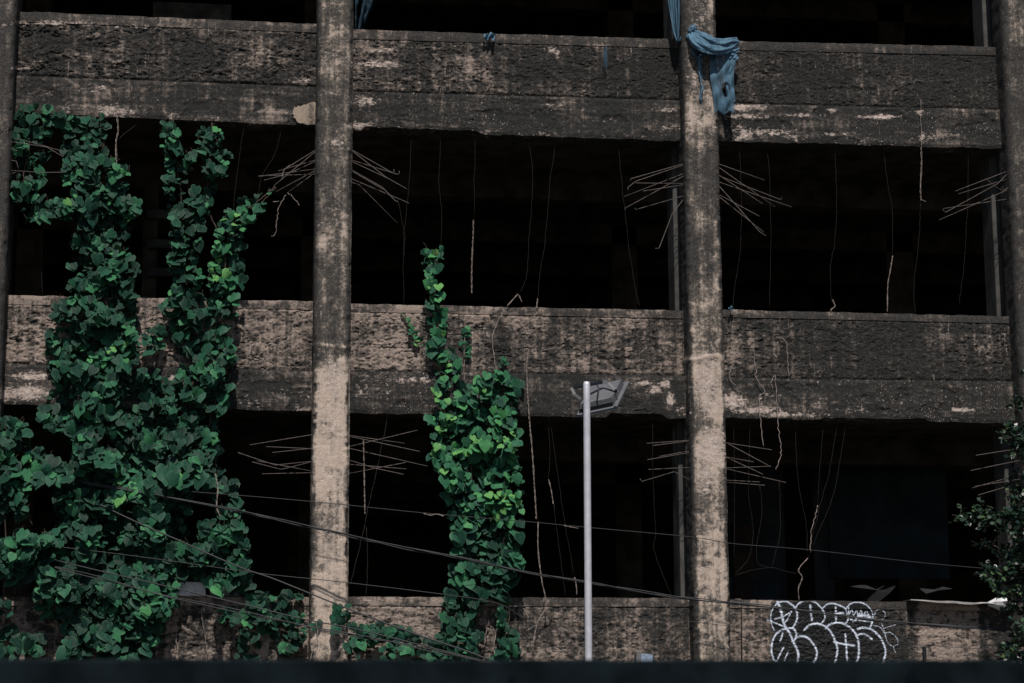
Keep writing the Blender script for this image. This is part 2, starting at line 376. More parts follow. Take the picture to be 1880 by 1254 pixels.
# ------------------------------------------------------------------ the ruined building
BLD = thing('ruined_building', 'roofless looking abandoned concrete building with open storeys, stained parapets and bare columns', 'building', (4, 0, 0))
BLD['label'] = 'abandoned concrete frame building with open black storeys, stained parapets and bare columns'
def hfun(kind, X, Z, seed):
    if kind == 'rough':
        wx = X + .06*(fbm(X*7, Z*7, 3, seed+21)-.5); wz = Z + .06*(fbm(X*7, Z*7, 3, seed+22)-.5)
        a = 1-np.abs(2*fbm(wx*6, wz*9, 5, seed, .6)-1)*2.4
        b = 1-np.abs(2*vn(wx*17, wz*25, seed+3)-1)
        c = fbm(wx*36, wz*48, 3, seed+9, .7)
        k = fbm(X*1.6, Z*2.2, 3, seed+5)
        crack = -np.exp(-(np.abs(fbm(wx*2.6, wz*7, 4, seed+31)-.5)/.012)**2)
        big = np.interp(X, [-5, -1, 6], [1.7, 1.3, .8])
        return ((.010*a + .009*b)*(.35+1.3*k) + .014*crack)*big + .018*c
    if kind == 'coping': return .008*fbm(X*5, Z*9, 4, seed) + .004*fbm(X*40, Z*40, 2, seed+2)
    if kind == 'beam':
        a = fbm(X*1.2, Z*11, 4, seed); c = fbm(X*18, Z*26, 3, seed+4)
        chip = sst(.60, .66, fbm(X*3.2, Z*5.0, 4, seed+11))
        return .012*a + .010*c - .011*chip + .005*vn(X*45, Z*45, seed+8)
    return .008*fbm(X*6, Z*3, 4, seed) + .007*fbm(X*30, Z*30, 3, seed+2)
def panel(name, q, Yf, thick, kind, mode, mat, res=.0125, seed=1, jag_top=0, jag_bot=0, broken=None, parent=BLD, label=None):
    """q: tl, tr, bl, br in photograph pixels on plane Yf. Closed slab with a displaced front."""
    tl, tr, bl, br = [P(a[0], a[1], Yf) for a in q]
    nu = max(4, int((tr-tl).length/res)); nv = max(3, int((tl-bl).length/res))
    u = np.linspace(0, 1, nu+1)[None, :].repeat(nv+1, 0); v = np.linspace(0, 1, nv+1)[:, None].repeat(nu+1, 1)  # v 0 bottom
    def L(a, b, t): return a*(1-t)+b*t
    X = L(L(bl.x, br.x, u), L(tl.x, tr.x, u), v); Z = L(L(bl.z, br.z, u), L(tl.z, tr.z, u), v)
    H = hfun(kind, X, Z, seed)
    edge = np.minimum(1, np.minimum(v*nv, (1-v)*nv)/3)
    if jag_top: Z = Z + (fbm(X*7, X*0+seed, 4, seed+60)-.5)*2*jag_top*sst(.75, 1, v)
    if jag_bot:
        j = (fbm(X*5, X*0+seed, 4, seed+61)-.5)*2*jag_bot
        if broken:
            for (x0, x1, up) in broken:
                X0, X1 = Xx(x0, Yf), Xx(x1, Yf)
                j = j + up*sst(X0, X0+.08, X)*(1-sst(X1-.08, X1, X))*(.6+.8*fbm(X*9, X*0, 3, seed+71))
        Z = Z + j*sst(.35, 0, v)*1.0
    Yv = Yf - H*(.35+.65*edge)
    V = np.stack([X, Yv, Z], -1).reshape(-1, 3)
    idx = np.arange((nu+1)*(nv+1)).reshape(nv+1, nu+1)
    F = np.stack([idx[:-1, :-1], idx[:-1, 1:], idx[1:, 1:], idx[1:, :-1]], -1).reshape(-1, 4)
    ring = np.concatenate([idx[0, :], idx[1:, -1], idx[-1, -2::-1], idx[-2:0:-1, 0]])
    back = V[ring].copy(); back[:, 1] = Yf+thick
    n0 = len(V); nb = len(ring)
    bi = np.arange(nb)+n0
    Fs = np.stack([ring, bi, np.roll(bi, -1), np.roll(ring, -1)], -1)
    # back face: strip between bottom and top rows
    nB = nu+1
    bot = bi[:nB]; top = bi[nB-1+nv: nB-1+nv+nB][::-1]
    Fb = np.stack([bot[1:], bot[:-1], top[:-1], top[1:]], -1)
    V = np.concatenate([V, back]); F = np.concatenate([F, Fs, Fb])
    me = mesh_np(name, V, F)
    m, pale, sp, dr = stains_shade(V, mode, seed=seed)
    Hn = np.concatenate([((H-H.mean())/(H.std()+1e-6)).ravel(), np.zeros(nb)])
    attr(me, 'mould_shade', m); attr(me, 'pale', pale); attr(me, 'speck', sp); attr(me, 'drip', dr); attr(me, 'cav', -Hn*.35)
    try: me.set_sharp_from_angle(angle=R(62))
    except Exception: pass
    o = link(name, me, mat, parent)
    if label: o['label'] = label
    return o, (X, Yv, Z, H)

YB, YP, YC = -.05, .0, -.02           # beam, parapet and coping fronts
# bays: (x range px), parapet top, coping bottom, beam top, beam bottom: (left y, right y) in the photograph
TOP = [((10,590),(20,44.5),(39,60),(138,160),(206,232.5)), ((640,1262),(54,72.5),(71,89),(168,184.5),(239,259.5)), ((1312,1850),(74.5,86.5),(91,102),(190,201.5),(258,274))]
MIDL = [((-30,590),(541,553.5),(558,569),(667,681.5),(741,756)), ((636,1268),(557.5,570.5),(572,585),(681,690.5),(758,769)), ((1322,1870),(568.5,581),(582,594),(694,700.5),(767,777.5))]
seed = 10
SOIL = []
for lev, rows, mp, mb in (('top', TOP, 'top', 'topbeam'), ('mid', MIDL, 'mid', 'midbeam')):
    for i, (xr, pt, cb, bt, bb) in enumerate(rows):
        seed += 13
        x0, x1 = xr
        panel('coping', ((x0,pt[0]),(x1,pt[1]),(x0,cb[0]),(x1,cb[1])), YC, .24, 'coping', mp, M['coping'], .014, seed, jag_top=.010)
        panel('parapet', ((x0,cb[0]),(x1,cb[1]),(x0,bt[0]),(x1,bt[1])), YP, .18, 'rough', mp, M['plaster'], .0100, seed+1)
        br = None
        if lev == 'top' and i == 1: br = [(655, 885, .05)]
        if lev == 'mid' and i == 1: br = [(1110, 1225, .06)]
        if lev == 'mid' and i == 2: br = [(1500, 1700, .03)]
        panel('beam', ((x0,bt[0]),(x1,bt[1]),(x0,bb[0]),(x1,bb[1])), YB, .30, 'beam', mb, M['beam'], .0125, seed+2, jag_bot=.016, broken=br)
# ground storey walls, down to the pavement
LOW = [((-30,585),(1096,1096),(1112,1112)), ((632,1284),(1096,1098),(1112,1114)), ((1340,1900),(1101,1107.5),(1116,1122))]
wall_grid = None
for i, (xr, pt, cb) in enumerate(LOW):
    seed += 13; x0, x1 = xr
    panel('coping', ((x0,pt[0]),(x1,pt[1]),(x0,cb[0]),(x1,cb[1])), YC, .24, 'coping', 'low', M['coping'], .014, seed, jag_top=.008)
    o, g = panel('parapet', ((x0,cb[0]),(x1,cb[1]),(x0,1262),(x1,1262)), YP, .2, 'rough', 'low', M['plaster'], .0105, seed+1)
    panel('ground_wall', ((x0,1262),(x1,1262),(x0,1634),(x1,1634)), YP, .2, 'beam', 'low', M['plaster'], .06, seed+2)
    if i == 2: wall_grid = (seed+1,)

# graffiti: a skin 4 mm proud of the plaster that follows its relief
def graffiti():
    sd_ = wall_grid[0]
    x0, x1, y0, y1 = 1402, 1662, 1098, 1222
    a, b = P(x0, y1, YP), P(x1, y0, YP)
    res = .0058
    nu, nv = int((b.x-a.x)/res), int((b.z-a.z)/res)
    X, Z = np.meshgrid(np.linspace(a.x, b.x, nu), np.linspace(a.z, b.z, nv))
    H = hfun('rough', X, Z, sd_)
    V = np.stack([X, YP-H-.005, Z], -1).reshape(-1, 3)
    px, py = proj(V)
    # the coping stands 2 cm proud: carry the paint over it
    zc = np.interp(px, [1340, 1900], [1116, 1122])
    hc = hfun('coping', V[:, 0], V[:, 2], sd_-1)
    on = py < zc+.5
    V[on, 1] = np.minimum(V[on, 1], YC-hc[on]-.006)
    px, py = proj(V)
    w = np.zeros(len(V)); nz = fbm(V[:,0]*60, V[:,2]*60, 2, 3)
    for pts, k in GS:
        pp = [Vector((*g2p(q), 0)) for q in pts]
        pp = smoothpath(pp, 5)
        for s0, s1 in zip(pp[:-1], pp[1:]):
            dx, dy = s1.x-s0.x, s1.y-s0.y; L2 = dx*dx+dy*dy+1e-9
            t = np.clip(((px-s0.x)*dx+(py-s0.y)*dy)/L2, 0, 1)
            d = np.hypot(px-s0.x-t*dx, py-s0.y-t*dy)
            r = 1.25*max(k, .75)
            w = np.maximum(w, np.exp(-(d/r)**2*.7)*min(1, .55+.45*k) + .16*k*np.exp(-(d/(r*3.0))**2))
    fill = inpoly(px+(nz-.5)*2, py+(nz-.5)*2, [g2p(q) for q in GFILL]).astype(float)
    top = py > np.interp(px, [1340, 1900], [1101.5, 1108])+.6
    keep = ((w > .06) | (fill > 0)) & top
    idx = np.arange(nu*nv).reshape(nv, nu)
    F = np.stack([idx[:-1, :-1], idx[:-1, 1:], idx[1:, 1:], idx[1:, :-1]], -1).reshape(-1, 4)
    F = F[keep[F].all(1)]
    me = mesh_np('graffiti', V, F); attr(me, 'paint', w); attr(me, 'fill', fill)
    t = NT('spray_paint'); p = t.pos(); n = t.noise(p, 70, 4, .7)
    pf = t.step(t.math('ADD', t.at('paint'), t.math('MULTIPLY_ADD', t.noise(p, 45, 5, .75), 2.2, -1.1)), .20, .95)
    n5 = t.noise(p, 26, 5, .7)
    col = t.mix(pf, t.mix(t.step(n5, .4, .75), (.004, .005, .006), (.013, .014, .016)), (.56, .63, .74))
    al = t.math('MAXIMUM', t.math('MULTIPLY', pf, 1.0), t.math('MULTIPLY', t.at('fill'), t.step(n, .20, .38)))
    t.done(t.bsdf(col, .7, n, .3, .004, alpha=al))
    o = link('graffiti', me, t.m, BLD)
    o['label'] = 'white outlined bubble letter graffiti sprayed over black on the lower right wall'
graffiti()

# columns
def column(xl, xr, mode, Yf=-.33, Yb=.12, z0=0, z1=None, seed=1, res=.016, mat=None, label=None, rows=None):
    XL, XR = Xx(xl, Yf), Xx(xr, Yf); z1 = z1 or Zy(-330)
    w = XR-XL; ch = .035
    prof = [(XL+.004, Yf+ch+.01), (XL+ch*.5, Yf+.012)]
    nfr = max(6, int((w-2*ch)/res))
    prof += [(XL+ch+(w-2*ch)*k/nfr, Yf) for k in range(nfr+1)]
    prof += [(XR-ch*.5, Yf+.012), (XR-.004, Yf+ch+.01)]
    nb = 6
    prof += [(XR, Yf+ch+.03+(Yb-Yf-ch-.03)*k/nb) for k in range(nb+1)]
    prof += [(XL, Yb-(Yb-Yf-ch-.03)*k/nb) for k in range(nb+1)]
    prof = np.array(prof); n = len(prof)
    cen = np.array([(XL+XR)/2, (Yf+Yb)/2])
    nz = int((z1-z0)/res); zs = np.linspace(z0, z1, nz+1)
    d = np.roll(prof, -1, 0)-np.roll(prof, 1, 0); nr = np.stack([d[:, 1], -d[:, 0]], -1); nr /= np.linalg.norm(nr, axis=1)[:, None]
    s = np.concatenate([[0], np.cumsum(np.linalg.norm(np.diff(prof, axis=0), axis=1))])
    SS, ZZ = np.meshgrid(s, zs)
    H = hfun('col', SS+seed*3.1, ZZ, seed)
    edge = np.exp(-((SS-s[1])/.03)**2) + np.exp(-((SS-s[nfr+3])/.03)**2)
    H = H - .022*edge*sst(.5, .75, fbm(SS*6, ZZ*7, 4, seed+3)) - .006*sst(.6, .7, fbm(SS*9, ZZ*9, 4, seed+33))
    # cast line in the concrete a little above mid height of each storey
    for yl in (650,):
        if mode in ('c1', 'c2'):
            zl = Zy(yl + (0 if mode == 'c1' else 8)); H = H + .012*sst(zl-.06, zl, ZZ + .10*(fbm(SS*3, SS*0, 2, seed)-.5))*(1-sst(zl-.0, zl+.04, ZZ+.10*(fbm(SS*3, SS*0, 2, seed)-.5)))
    V = np.stack([prof[:, 0][None]+nr[:, 0][None]*H, prof[:, 1][None]+nr[:, 1][None]*H, ZZ], -1).reshape(-1, 3)
    idx = np.arange(n*(nz+1)).reshape(nz+1, n); nx = np.roll(idx, -1, 1)
    F = np.stack([idx[:-1], nx[:-1], nx[1:], idx[1:]], -1).reshape(-1, 4)
    me = mesh_np('column', V, F)
    m, pale, sp, dr = stains_shade(V, mode, seed=seed)
    m = m + .75*(V[:, 0] < XL+.012)*(V[:, 1] > Yf+ch)  # left side faces darkened in colour to stand in for their shade
    ee = np.repeat(edge.reshape(nz+1, n)[:, :], 1, 0).ravel()
    m = m + .55*np.clip(ee, 0, 1)*(0.6+.8*fbm(V[:,2]*3, V[:,2]*0, 3, seed))
    Hn = ((H-H.mean())/H.std()).ravel()
    attr(me, 'mould_shade', m); attr(me, 'pale', pale); attr(me, 'speck', sp+.15); attr(me, 'drip', dr*0+.3); attr(me, 'cav', -Hn*.25)
    o = link('column', me, mat or M['column'], BLD)
    if label: o['label'] = label
    return o
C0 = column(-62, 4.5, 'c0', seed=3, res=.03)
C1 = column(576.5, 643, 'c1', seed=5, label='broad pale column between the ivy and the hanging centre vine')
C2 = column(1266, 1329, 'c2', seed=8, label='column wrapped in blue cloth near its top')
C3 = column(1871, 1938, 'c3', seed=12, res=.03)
CX = [(Xx(a, -.33), Xx(b, -.33)) for a, b in ((-62,4.5),(576.5,643),(1266,1329),(1871,1938))]
# the plain cast plaster patch beside the first column
pm = MB(); pts = [(583,187),(570,188),(556,194),(541,196),(537,207),(540,216),(548,224),(560,228),(583,229)]
n = len(pts)
rgp = random.Random(8); q_ = []
for i in range(len(pts)):
    a, b = pts[i], pts[(i+1) % n]
    for k in range(4):
        t = k/4; e = 0 if (a[0] == 583 and b[0] == 583) else 1.4
        q_.append((a[0]+(b[0]-a[0])*t+rgp.uniform(-e, e), a[1]+(b[1]-a[1])*t+rgp.uniform(-e, e)))
pts = q_; n = len(pts)
pm.add([P(a, b, YB-.034) for a, b in pts]+[P(a, b, YB+.02) for a, b in pts], [tuple(range(n)), tuple(range(2*n-1, n-1, -1))]+[(i, n+i, n+(i+1) % n, (i+1) % n) for i in range(n)])
M['patch'] = concrete('patch_plaster', beige=(.36, .295, .24), fine=.4)
pm.build('plaster_patch', M['patch'], BLD)

# neighbouring bays beyond the frame, roof level, floors, inner frame
XLft, XRgt = CX[0][0]-5.0, CX[3][1]+9.0
zs_ = {}
def plainbay(xa, xb):
    for (pt, bb) in ((50, 245), (560, 765), (-450, -250)):
        MB().box((xa, .0, Zy(bb)), (xb, .2, Zy(pt))).build('parapet', M['plaster'], BLD)
    MB().box((xa, .0, 0), (xb, .2, Zy(1100))).build('ground_wall', M['plaster'], BLD)
plainbay(XLft, CX[0][0]+.1); plainbay(CX[3][1]-.1, XRgt)
MB().box((CX[0][0], .0, Zy(-250)), (CX[3][1], .2, Zy(-450))).build('parapet', M['plaster'], BLD)
column(1871+640, 1938+640, 'c3', seed=14, res=.08)
DEP = 13.0
for pyb, pyt in ((236, 215), (752, 725), (-262, -300)):  # topmost slab is unseen, added to block light from the top storey
    zb, zt = Zy(pyb, 0.25), Zy(pyt, 0.25)
    MB().box((XLft, .26, zb), (XRgt, DEP, zt)).build('floor_slab', M['room_dark'], BLD)
MB().box((XLft, .21, -.02), (XRgt, DEP, .03)).build('floor_slab', M['room_dark'], BLD)
MB().box((XLft, DEP, 0), (XRgt, DEP+.3, Zy(-300))).build('back_wall', M['room_dark'], BLD)
for x in (XLft, XRgt): MB().box((x-.3, .21, 0), (x, DEP, Zy(-300))).build('side_wall', M['room_dark'], BLD)
# inner columns and ceiling ribs
for i, (a, b) in enumerate(CX):
    for Yi in (.30, 5.2, 9.6):
        for (zl, zh) in ((.03, Zy(752, .25)), (Zy(725, .25), Zy(236, .25)), (Zy(215, .25), Zy(-262, .25))):
            MB().box((a+(-.045 if Yi < 1 and i > 1 else .02), Yi, zl), (b-.02, Yi+.4, zh)).build('inner_column', M['inner'] if Yi < 1 else M['room_dark'], BLD, bevel=.015)
for zt in (Zy(236, .25), Zy(752, .25), Zy(-262, .25)):
    for Yr in (2.6, 5.2, 7.4, 9.6):
        MB().box((XLft, Yr, zt-.32), (XRgt, Yr+.25, zt+.002)).build('ceiling_rib', M['room_dark'], BLD)
# partition in the lower right bay, with its doorway and boards
def flat(name, x0, x1, y0, y1, Y, th, mat, label=None):
    a, b = P(x0, y1, Y), P(x1, y0, Y)
    o = MB().box((a.x, Y, a.z), (b.x, Y+th, b.z)).build(name, mat, BLD, bevel=.006)
    if label: o['label'] = label
    return o
M['part'] = simple('partition', (.032, .035, .038), .95, nscale=1.6, var=.5)
flat('partition_wall', 1325, 1436, 800, 1240, 3.6, .15, M['part'])
flat('partition_wall', 1502, 1524, 835, 1240, 3.6, .15, M['part'])
flat('partition_wall', 1524, 1880, 835, 858, 3.6, .15, M['room_dark'])
flat('door_panel', 1352, 1383, 962, 1240, 3.52, .05, M['brown'], 'rust brown door panel inside the lower right storey')
flat('board', 1526, 1736, 862, 1062, 3.55, .05, M['board'], 'large dark blue board inside the lower right storey')
flat('board', 1386, 1432, 1062, 1240, 3.50, .05, M['board'], 'narrow blue grey board beside the doorway')
# frames in the left middle storey
flat('partition_wall', 255, 292, 330, 700, 2.4, .12, M['room_dark'])
for y in (386, 440, 492): flat('wall_rail', 270, 335, y, y+14, 2.3, .1, M['inner'])
flat('partition_wall', 280, 425, 8, 34, 2.0, .15, M['room_dark'])

# reinforcing bars that stick out of the columns
REB = {1: [
 [(582,274),(538,301),(525,309)],[(582,276),(503,341)],[(582,293),(511,314)],[(582,295),(527,320),(485,331)],[(582,310),(475,324)],[(582,320),(475,323)],[(581,312),(503,354)],[(577,318),(529,353)],
 [(649,277),(720,317),(724,315),(723,311)],[(649,279),(708,325),(747,347)],[(649,295),(729,320),(733,319),(733,314)],[(649,298),(711,327)],[(649,314),(702,344),(726,369),(731,370)],[(649,316),(704,348)],[(649,330),(751,373)],[(649,336),(659,339),(730,410)],
 [(574,798),(458,817)],[(574,824),(488,820)],[(574,823),(500,831)],[(572,847),(505,854),(437,831)],[(572,848),(516,862),(463,848)],[(572,868),(481,870)],[(572,865),(472,846)],
 [(645,819),(766,790)],[(645,800),(743,814)],[(645,802),(669,807),(771,829)],[(645,824),(785,856)],[(646,853),(746,861)],[(648,868),(745,849)],[(645,846),(690,860),(741,871)]],
 2: [[(1257,300),(1159,328),(1157,332)],[(1257,302),(1167,333),(1153,344),(1153,349)],[(1257,318),(1146,361)],[(1257,322),(1174,368),(1148,382),(1148,387)],[(1257,337),(1167,336)],[(1257,339),(1181,351)],[(1257,359),(1167,385),(1165,381)],[(1250,372),(1234,393),(1210,456),(1203,456)],
 [(1322,302),(1404,331)],[(1322,309),(1423,380)],[(1322,323),(1400,374)],[(1322,335),(1453,380)],[(1325,325),(1434,367),(1435,363)],[(1325,347),(1394,425),(1406,433)],[(1325,360),(1394,397)],[(1325,365),(1402,426)],
 [(1272,808),(1187,814)],[(1272,809),(1199,818)],[(1272,830),(1189,844)],[(1272,827),(1210,838)],[(1272,858),(1190,862)],[(1272,884),(1238,866),(1178,884),(1175,879)],
 [(1339,814),(1417,826)],[(1339,816),(1415,857)],[(1339,859),(1415,856)],[(1339,840),(1383,848)],[(1339,842),(1401,871)],[(1339,862),(1443,886)],[(1339,882),(1395,885)],[(1339,886),(1404,891)]],
 3: [[(1858,311),(1754,351)],[(1858,326),(1760,356)],[(1856,312),(1832,337),(1736,390),(1731,385)],[(1860,344),(1724,404)],[(1860,364),(1732,383)],[(1860,340),(1841,350),(1826,342),(1810,328)],
 [(1874,823),(1792,836)],[(1878,844),(1782,864)],[(1870,872),(1785,896)],[(1872,880),(1790,893)],[(1850,893),(1796,909)]],
 0: [[(5,249),(60,262),(112,277)],[(5,258),(86,270),(116,288)],[(5,268),(32,277)],[(5,312),(80,317),(121,316)],[(5,291),(30,296),(34,310)],[(5,325),(30,316)]]}
rng = random.Random(4)
for ci, bars in REB.items():
    colo = [C0, C1, C2, C3][ci]
    for bpts in bars:
        L = sum(math.dist(a, b) for a, b in zip(bpts[:-1], bpts[1:])); out = rng.uniform(-.55, .12); acc = 0; pp = []
        for k, q in enumerate(bpts):
            if k: acc += math.dist(bpts[k-1], q)
            pp.append(P(q[0], q[1], -.16 + out*acc/L))
        d = (pp[0]-pp[1]).normalized(); pp[0] = pp[0] + d*.06
        MB().tube(pp, .0040, 6).build('rebar', M['steel'], colo, smooth=True)

# ------------------------------------------------------------------ ground and things in front
def ground():
    MB().add([(-150,-150,-.004),(170,-150,-.004),(170,150,-.004),(-150,150,-.004)], [(0,1,2,3)]).build('street', M['asphalt'])
    bpy.data.objects['street']['kind'] = 'structure'
    tag(MB().box((-30,-3.2,-.1),(40,-.0,.12)).build('pavement', M['paving']), kind='structure')
    tag(MB().box((-30,-3.36,-.1),(40,-3.203,.13)).build('kerb', M['kerbstone'], bevel=.02), kind='structure')
ground()
def barrier():
    Y0 = CAM.y+5.0
    a, b = P(-500, 1216, Y0), P(2500, 1216, Y0)
    root = thing('barrier_wall', 'dark blue grey barrier wall across the bottom edge, out of focus', 'wall', (a.x, Y0, 0))
    w = MB(); n = 90; vs = []
    for k in range(n+1):
        t = k/n; x = a.x+(b.x-a.x)*t; z = P(-500+3000*t, 1214.5 + 3.0*t, Y0).z + .0012*math.sin(k*1.7)+.0008*math.sin(k*.61)
        vs += [(x, Y0, 0), (x, Y0, z), (x, Y0+.012, z+.006), (x, Y0+.2, z+.002), (x, Y0+.2, 0)]
    fs = [(5*k+j, 5*k+5+j, 5*k+6+j, 5*k+1+j) for k in range(n) for j in range(4)]
    w.add(vs, [tuple(f[::1]) for f in fs]+[(0,1,2,3,4), (5*n+4,5*n+3,5*n+2,5*n+1,5*n)])
    w.build('wall_body', M['barrier'], root)
    for (x, y, r) in ((940,1248,7),(1675,1242,11)):
        m = MB(); c = P(x, y, Y0-.003); rr = r*.00125
        pts = [(c.x+rr*math.cos(g)*(1+.3*math.sin(3*g+x)), Y0-.003, c.z+rr*1.2*math.sin(g)*(1+.25*math.cos(2*g+x))) for g in [k*math.pi/6 for k in range(12)]]
        m.add(pts+[(p[0], Y0+.002, p[2]) for p in pts], [tuple(range(11, -1, -1))]+[(i, (i+1) % 12, 12+(i+1) % 12, 12+i) for i in range(12)])
        m.build('stain', M['stain'], root)
barrier()

def street_lamp():
    Y = -4.2
    base = P(1078, 1230, Y); x = P(1077.5, 900, Y).x
    root = thing('street_lamp', 'slender galvanised pole with a square floodlight seen from behind at its top', 'street lamp', (x, Y, 0))
    top = P(1077, 701, Y)
    ptop = Vector((top.x, Y, top.z)); pbot = Vector((P(1078.5, 1210, Y).x, Y, 0))
    m = MB(); pts = [pbot.lerp(ptop, t) for t in (0, .25, .5, .75, .97, .995, 1.0)]
    m.tube(pts, [.040, .0395, .039, .038, .0375, .0375, .030], 20); m.build('pole', M['galv'], root, smooth=True)
    # lamp plate: bottom edge leans towards the viewer
    TR, BR, BL = P(1156, 699, Y+.55), P(1132.5, 746.5, Y+.12), P(1057.5, 762.5, Y+.12)
    TL = TR+BL-BR
    ex = (BR-BL).normalized(); ey = (TR-BR); hgt = ey.length; ey.normalize(); wid = (BR-BL).length
    nb = ex.cross(ey).normalized()
    if nb.y > 0: nb = -nb
    def q(u, v, w): return BL + ex*(u*wid) + ey*(v*hgt) + nb*w
    def slab(u0, u1, v0, v1, w0, w1, ins=0):
        b = [q(u0,v0,w0), q(u1,v0,w0), q(u1,v1,w0), q(u0,v1,w0)]
        t = [q(u0+ins,v0+ins*1.2,w1), q(u1-ins,v0+ins*1.2,w1), q(u1-ins,v1-ins*1.2,w1), q(u0+ins,v1-ins*1.2,w1)]
        return b, t
    m = MB(); m.hexa(*slab(0, 1, 0, 1, -.014, .0)); m.build('flange', M['lampgrey'], root, bevel=.004)
    m = MB(); m.hexa(*slab(.01, .99, .01, .99, -.03, -.0145)); m.build('lens', M['glass'], root)
    m = MB(); m.hexa(*slab(.03, .90, .10, .90, .0015, .085, .045)); m.build('housing', M['lampgrey'], root, bevel=.008)
    m = MB(); m.hexa(*slab(.05, .88, .055, .115, .0015, .05, .01)); m.build('underside_band', M['lampdark'], root, bevel=.004)  # dark strip laid along the housing's lower side
    # yoke
    br1 = [P(1106, 699.5, Y+.30), P(1117, 703, Y+.25), P(1133, 720, Y+.20)]
    br2 = [P(1048.5, 712, Y+.02), P(1055, 724, Y+.0), P(1066, 733, Y+.0)]
    for b in (br1, br2):
        m = MB()
        for a, c in zip(b[:-1], b[1:]):
            t = (c-a).normalized(); s = t.cross(Vector((0,1,0))).normalized()*.016; n_ = Vector((0,.006,0))
            m.hexa([a-s-n_, a+s-n_, a+s+n_, a-s+n_], [c-s-n_, c+s-n_, c+s+n_, c-s+n_])
        m.build('yoke_arm', M['lampgrey'], root)
    m = MB(); a, c = P(1051, 711, Y+.08), P(1106, 701, Y+.30)
    s = Vector((0, 0, .022)); n_ = Vector((0, .02, 0))
    m.hexa([a-s-n_, a-s+n_, a+s*.5+n_, a+s*.5-n_], [c-s-n_, c-s+n_, c+s*.5+n_, c+s*.5-n_]); m.build('yoke_bar', M['lampdark'], root, bevel=.004)
    m = MB(); m.tube(smoothpath([P(1096,707,Y-.05),P(1099,713,Y-.06),P(1098,722,Y-.07),P(1096,737,Y-.05),P(1098,744,Y-.03),P(1101,747,Y-.01)], 5), .009, 8); m.build('power_lead', M['cable'], root, smooth=True)
    m = MB(); m.tube(smoothpath([P(1133,720,Y+.0),P(1122,728,Y-.02),P(1110,736,Y-.03),P(1090,736,Y-.03)], 5), .004, 6); m.build('power_lead', M['cable'], root, smooth=True)
    m = MB(); k = P(1131, 720, Y+.03); m.tube([k-nb*.0, k+nb*.03], .017, 10); m.build('bolt', M['lampdark'], root)
street_lamp()

def small_flood():
    c = P(1184, 1208, -.35)
    root = thing('floodlight', 'small dark floodlight with pale blue lens low on the wall right of the pole', 'floodlight', c)
    a = R(-4); 
    def bx(x0, x1, y0, y1, z0, z1):
        m = MB(); m.box((x0, y0, z0), (x1, y1, z1))
        rot = Matrix.Rotation(R(-24), 4, 'X') @ Matrix.Rotation(R(8), 4, 'Y')
        m.v = [tuple(c + rot @ Vector(v)) for v in m.v]; return m
    bx(-.115, .115, .0, .10, -.085, .075).build('housing', M['lampdark'], root, bevel=.012)
    bx(-.05, .095, -.008, .0, -.065, .055).build('lens', M['glass'], root, bevel=.004)
    bx(-.018, .018, .10, .30, -.05, -.02).build('bracket', M['lampdark'], root)
small_flood()

# overhead cables
def cable(pts, ys, r, label, strands=1, tw=.02, group='cables slung across the facade'):
    n = len(pts); pp = []
    xs = [p[0] for p in pts]
    for p in pts:
        pp.append(P(p[0], p[1], float(np.interp(p[0], [a for a, _ in ys], [b for _, b in ys]))))
    path = smoothpath(pp, 8)
    if strands == 1:
        o = MB().tube(path, r, 6).build('overhead_cable', M['cable'], None, smooth=True)
        return tag(o, label, 'cable', group)
    root = thing('overhead_cable', label, 'cable', path[0], group)
    path = smoothpath(pp, 26)
    rg = random.Random(int(pts[0][1]))
    for s in range(strands):
        q = []; ph = 2*math.pi*s/strands; acc = 0
        for i, p in enumerate(path):
            if i: acc += (path[i]-path[i-1]).length
            g = ph+acc*2.3+.7*math.sin(acc*1.3+s); k = tw*(1+.45*math.sin(acc*3.1+s*2))
            q.append(p+Vector((0, math.cos(g)*k, math.sin(g)*k)))
        MB().tube(q, r, 6).build('strand', M['cable'], root, smooth=True)
cable([(150,885),(275,907),(415,933),(575,968),(730,1003),(850,1025),(960,1050),(1070,1068),(1240,1096),(1430,1116),(1640,1142),(1880,1157),(2200,1170)], [(150,-.35),(600,-.80),(1200,-1.2),(2200,-2.0)], .0062, 'thick twisted bundle of black cables sagging from the vines down to the right edge', 4, .013)
cable([(200,893),(355,903),(574,921),(780,942),(960,957),(1075,968),(1270,986),(1345,998),(1490,1010),(1690,1033),(1880,1050),(2200,1080)], [(150,-.3),(600,-.75),(1200,-.9),(2200,-1.2)], .0042, 'topmost thin dark wire, crossing both columns above the twisted cable bundle')
cable([(180,925),(258,962),(330,993),(390,1020),(450,1045),(500,1062),(575,1092),(640,1118),(760,1163),(850,1193),(900,1212),(1000,1250)], [(180,-.4),(1000,-1.6)], .0095, 'single steep black cable running from the vines to the centre bottom')
cable([(100,1003),(200,1015),(330,1032),(470,1052),(575,1063),(640,1070),(820,1092),(911,1107),(953,1130),(1006,1175),(1062,1214),(1120,1260)], [(100,-.4),(640,-.75),(1120,-1.0)], .0048, 'thin wire that crosses the centre vine and then bends down steeply behind the barrier')
cable([(100,1028),(195,1051),(330,1082),(460,1113),(560,1137),(640,1152),(700,1166),(850,1204),(960,1232)], [(100,-.5),(960,-1.8)], .0075, 'upper one of the low black cables at the foot of the ivy')
cable([(100,1040),(190,1064),(300,1093),(360,1106),(460,1127),(560,1149),(640,1164),(760,1187),(870,1211),(980,1236)], [(100,-.5),(980,-1.9)], .0065, 'doubled lowest black cable at the foot of the ivy', 2, .014)
cable([(1060,1118),(1283,1143),(1417,1159),(1511,1168),(1694,1184),(1880,1196),(2200,1215)], [(1000,-.4),(2200,-.8)], .0038, 'thin dark wire crossing the graffiti low on the right')

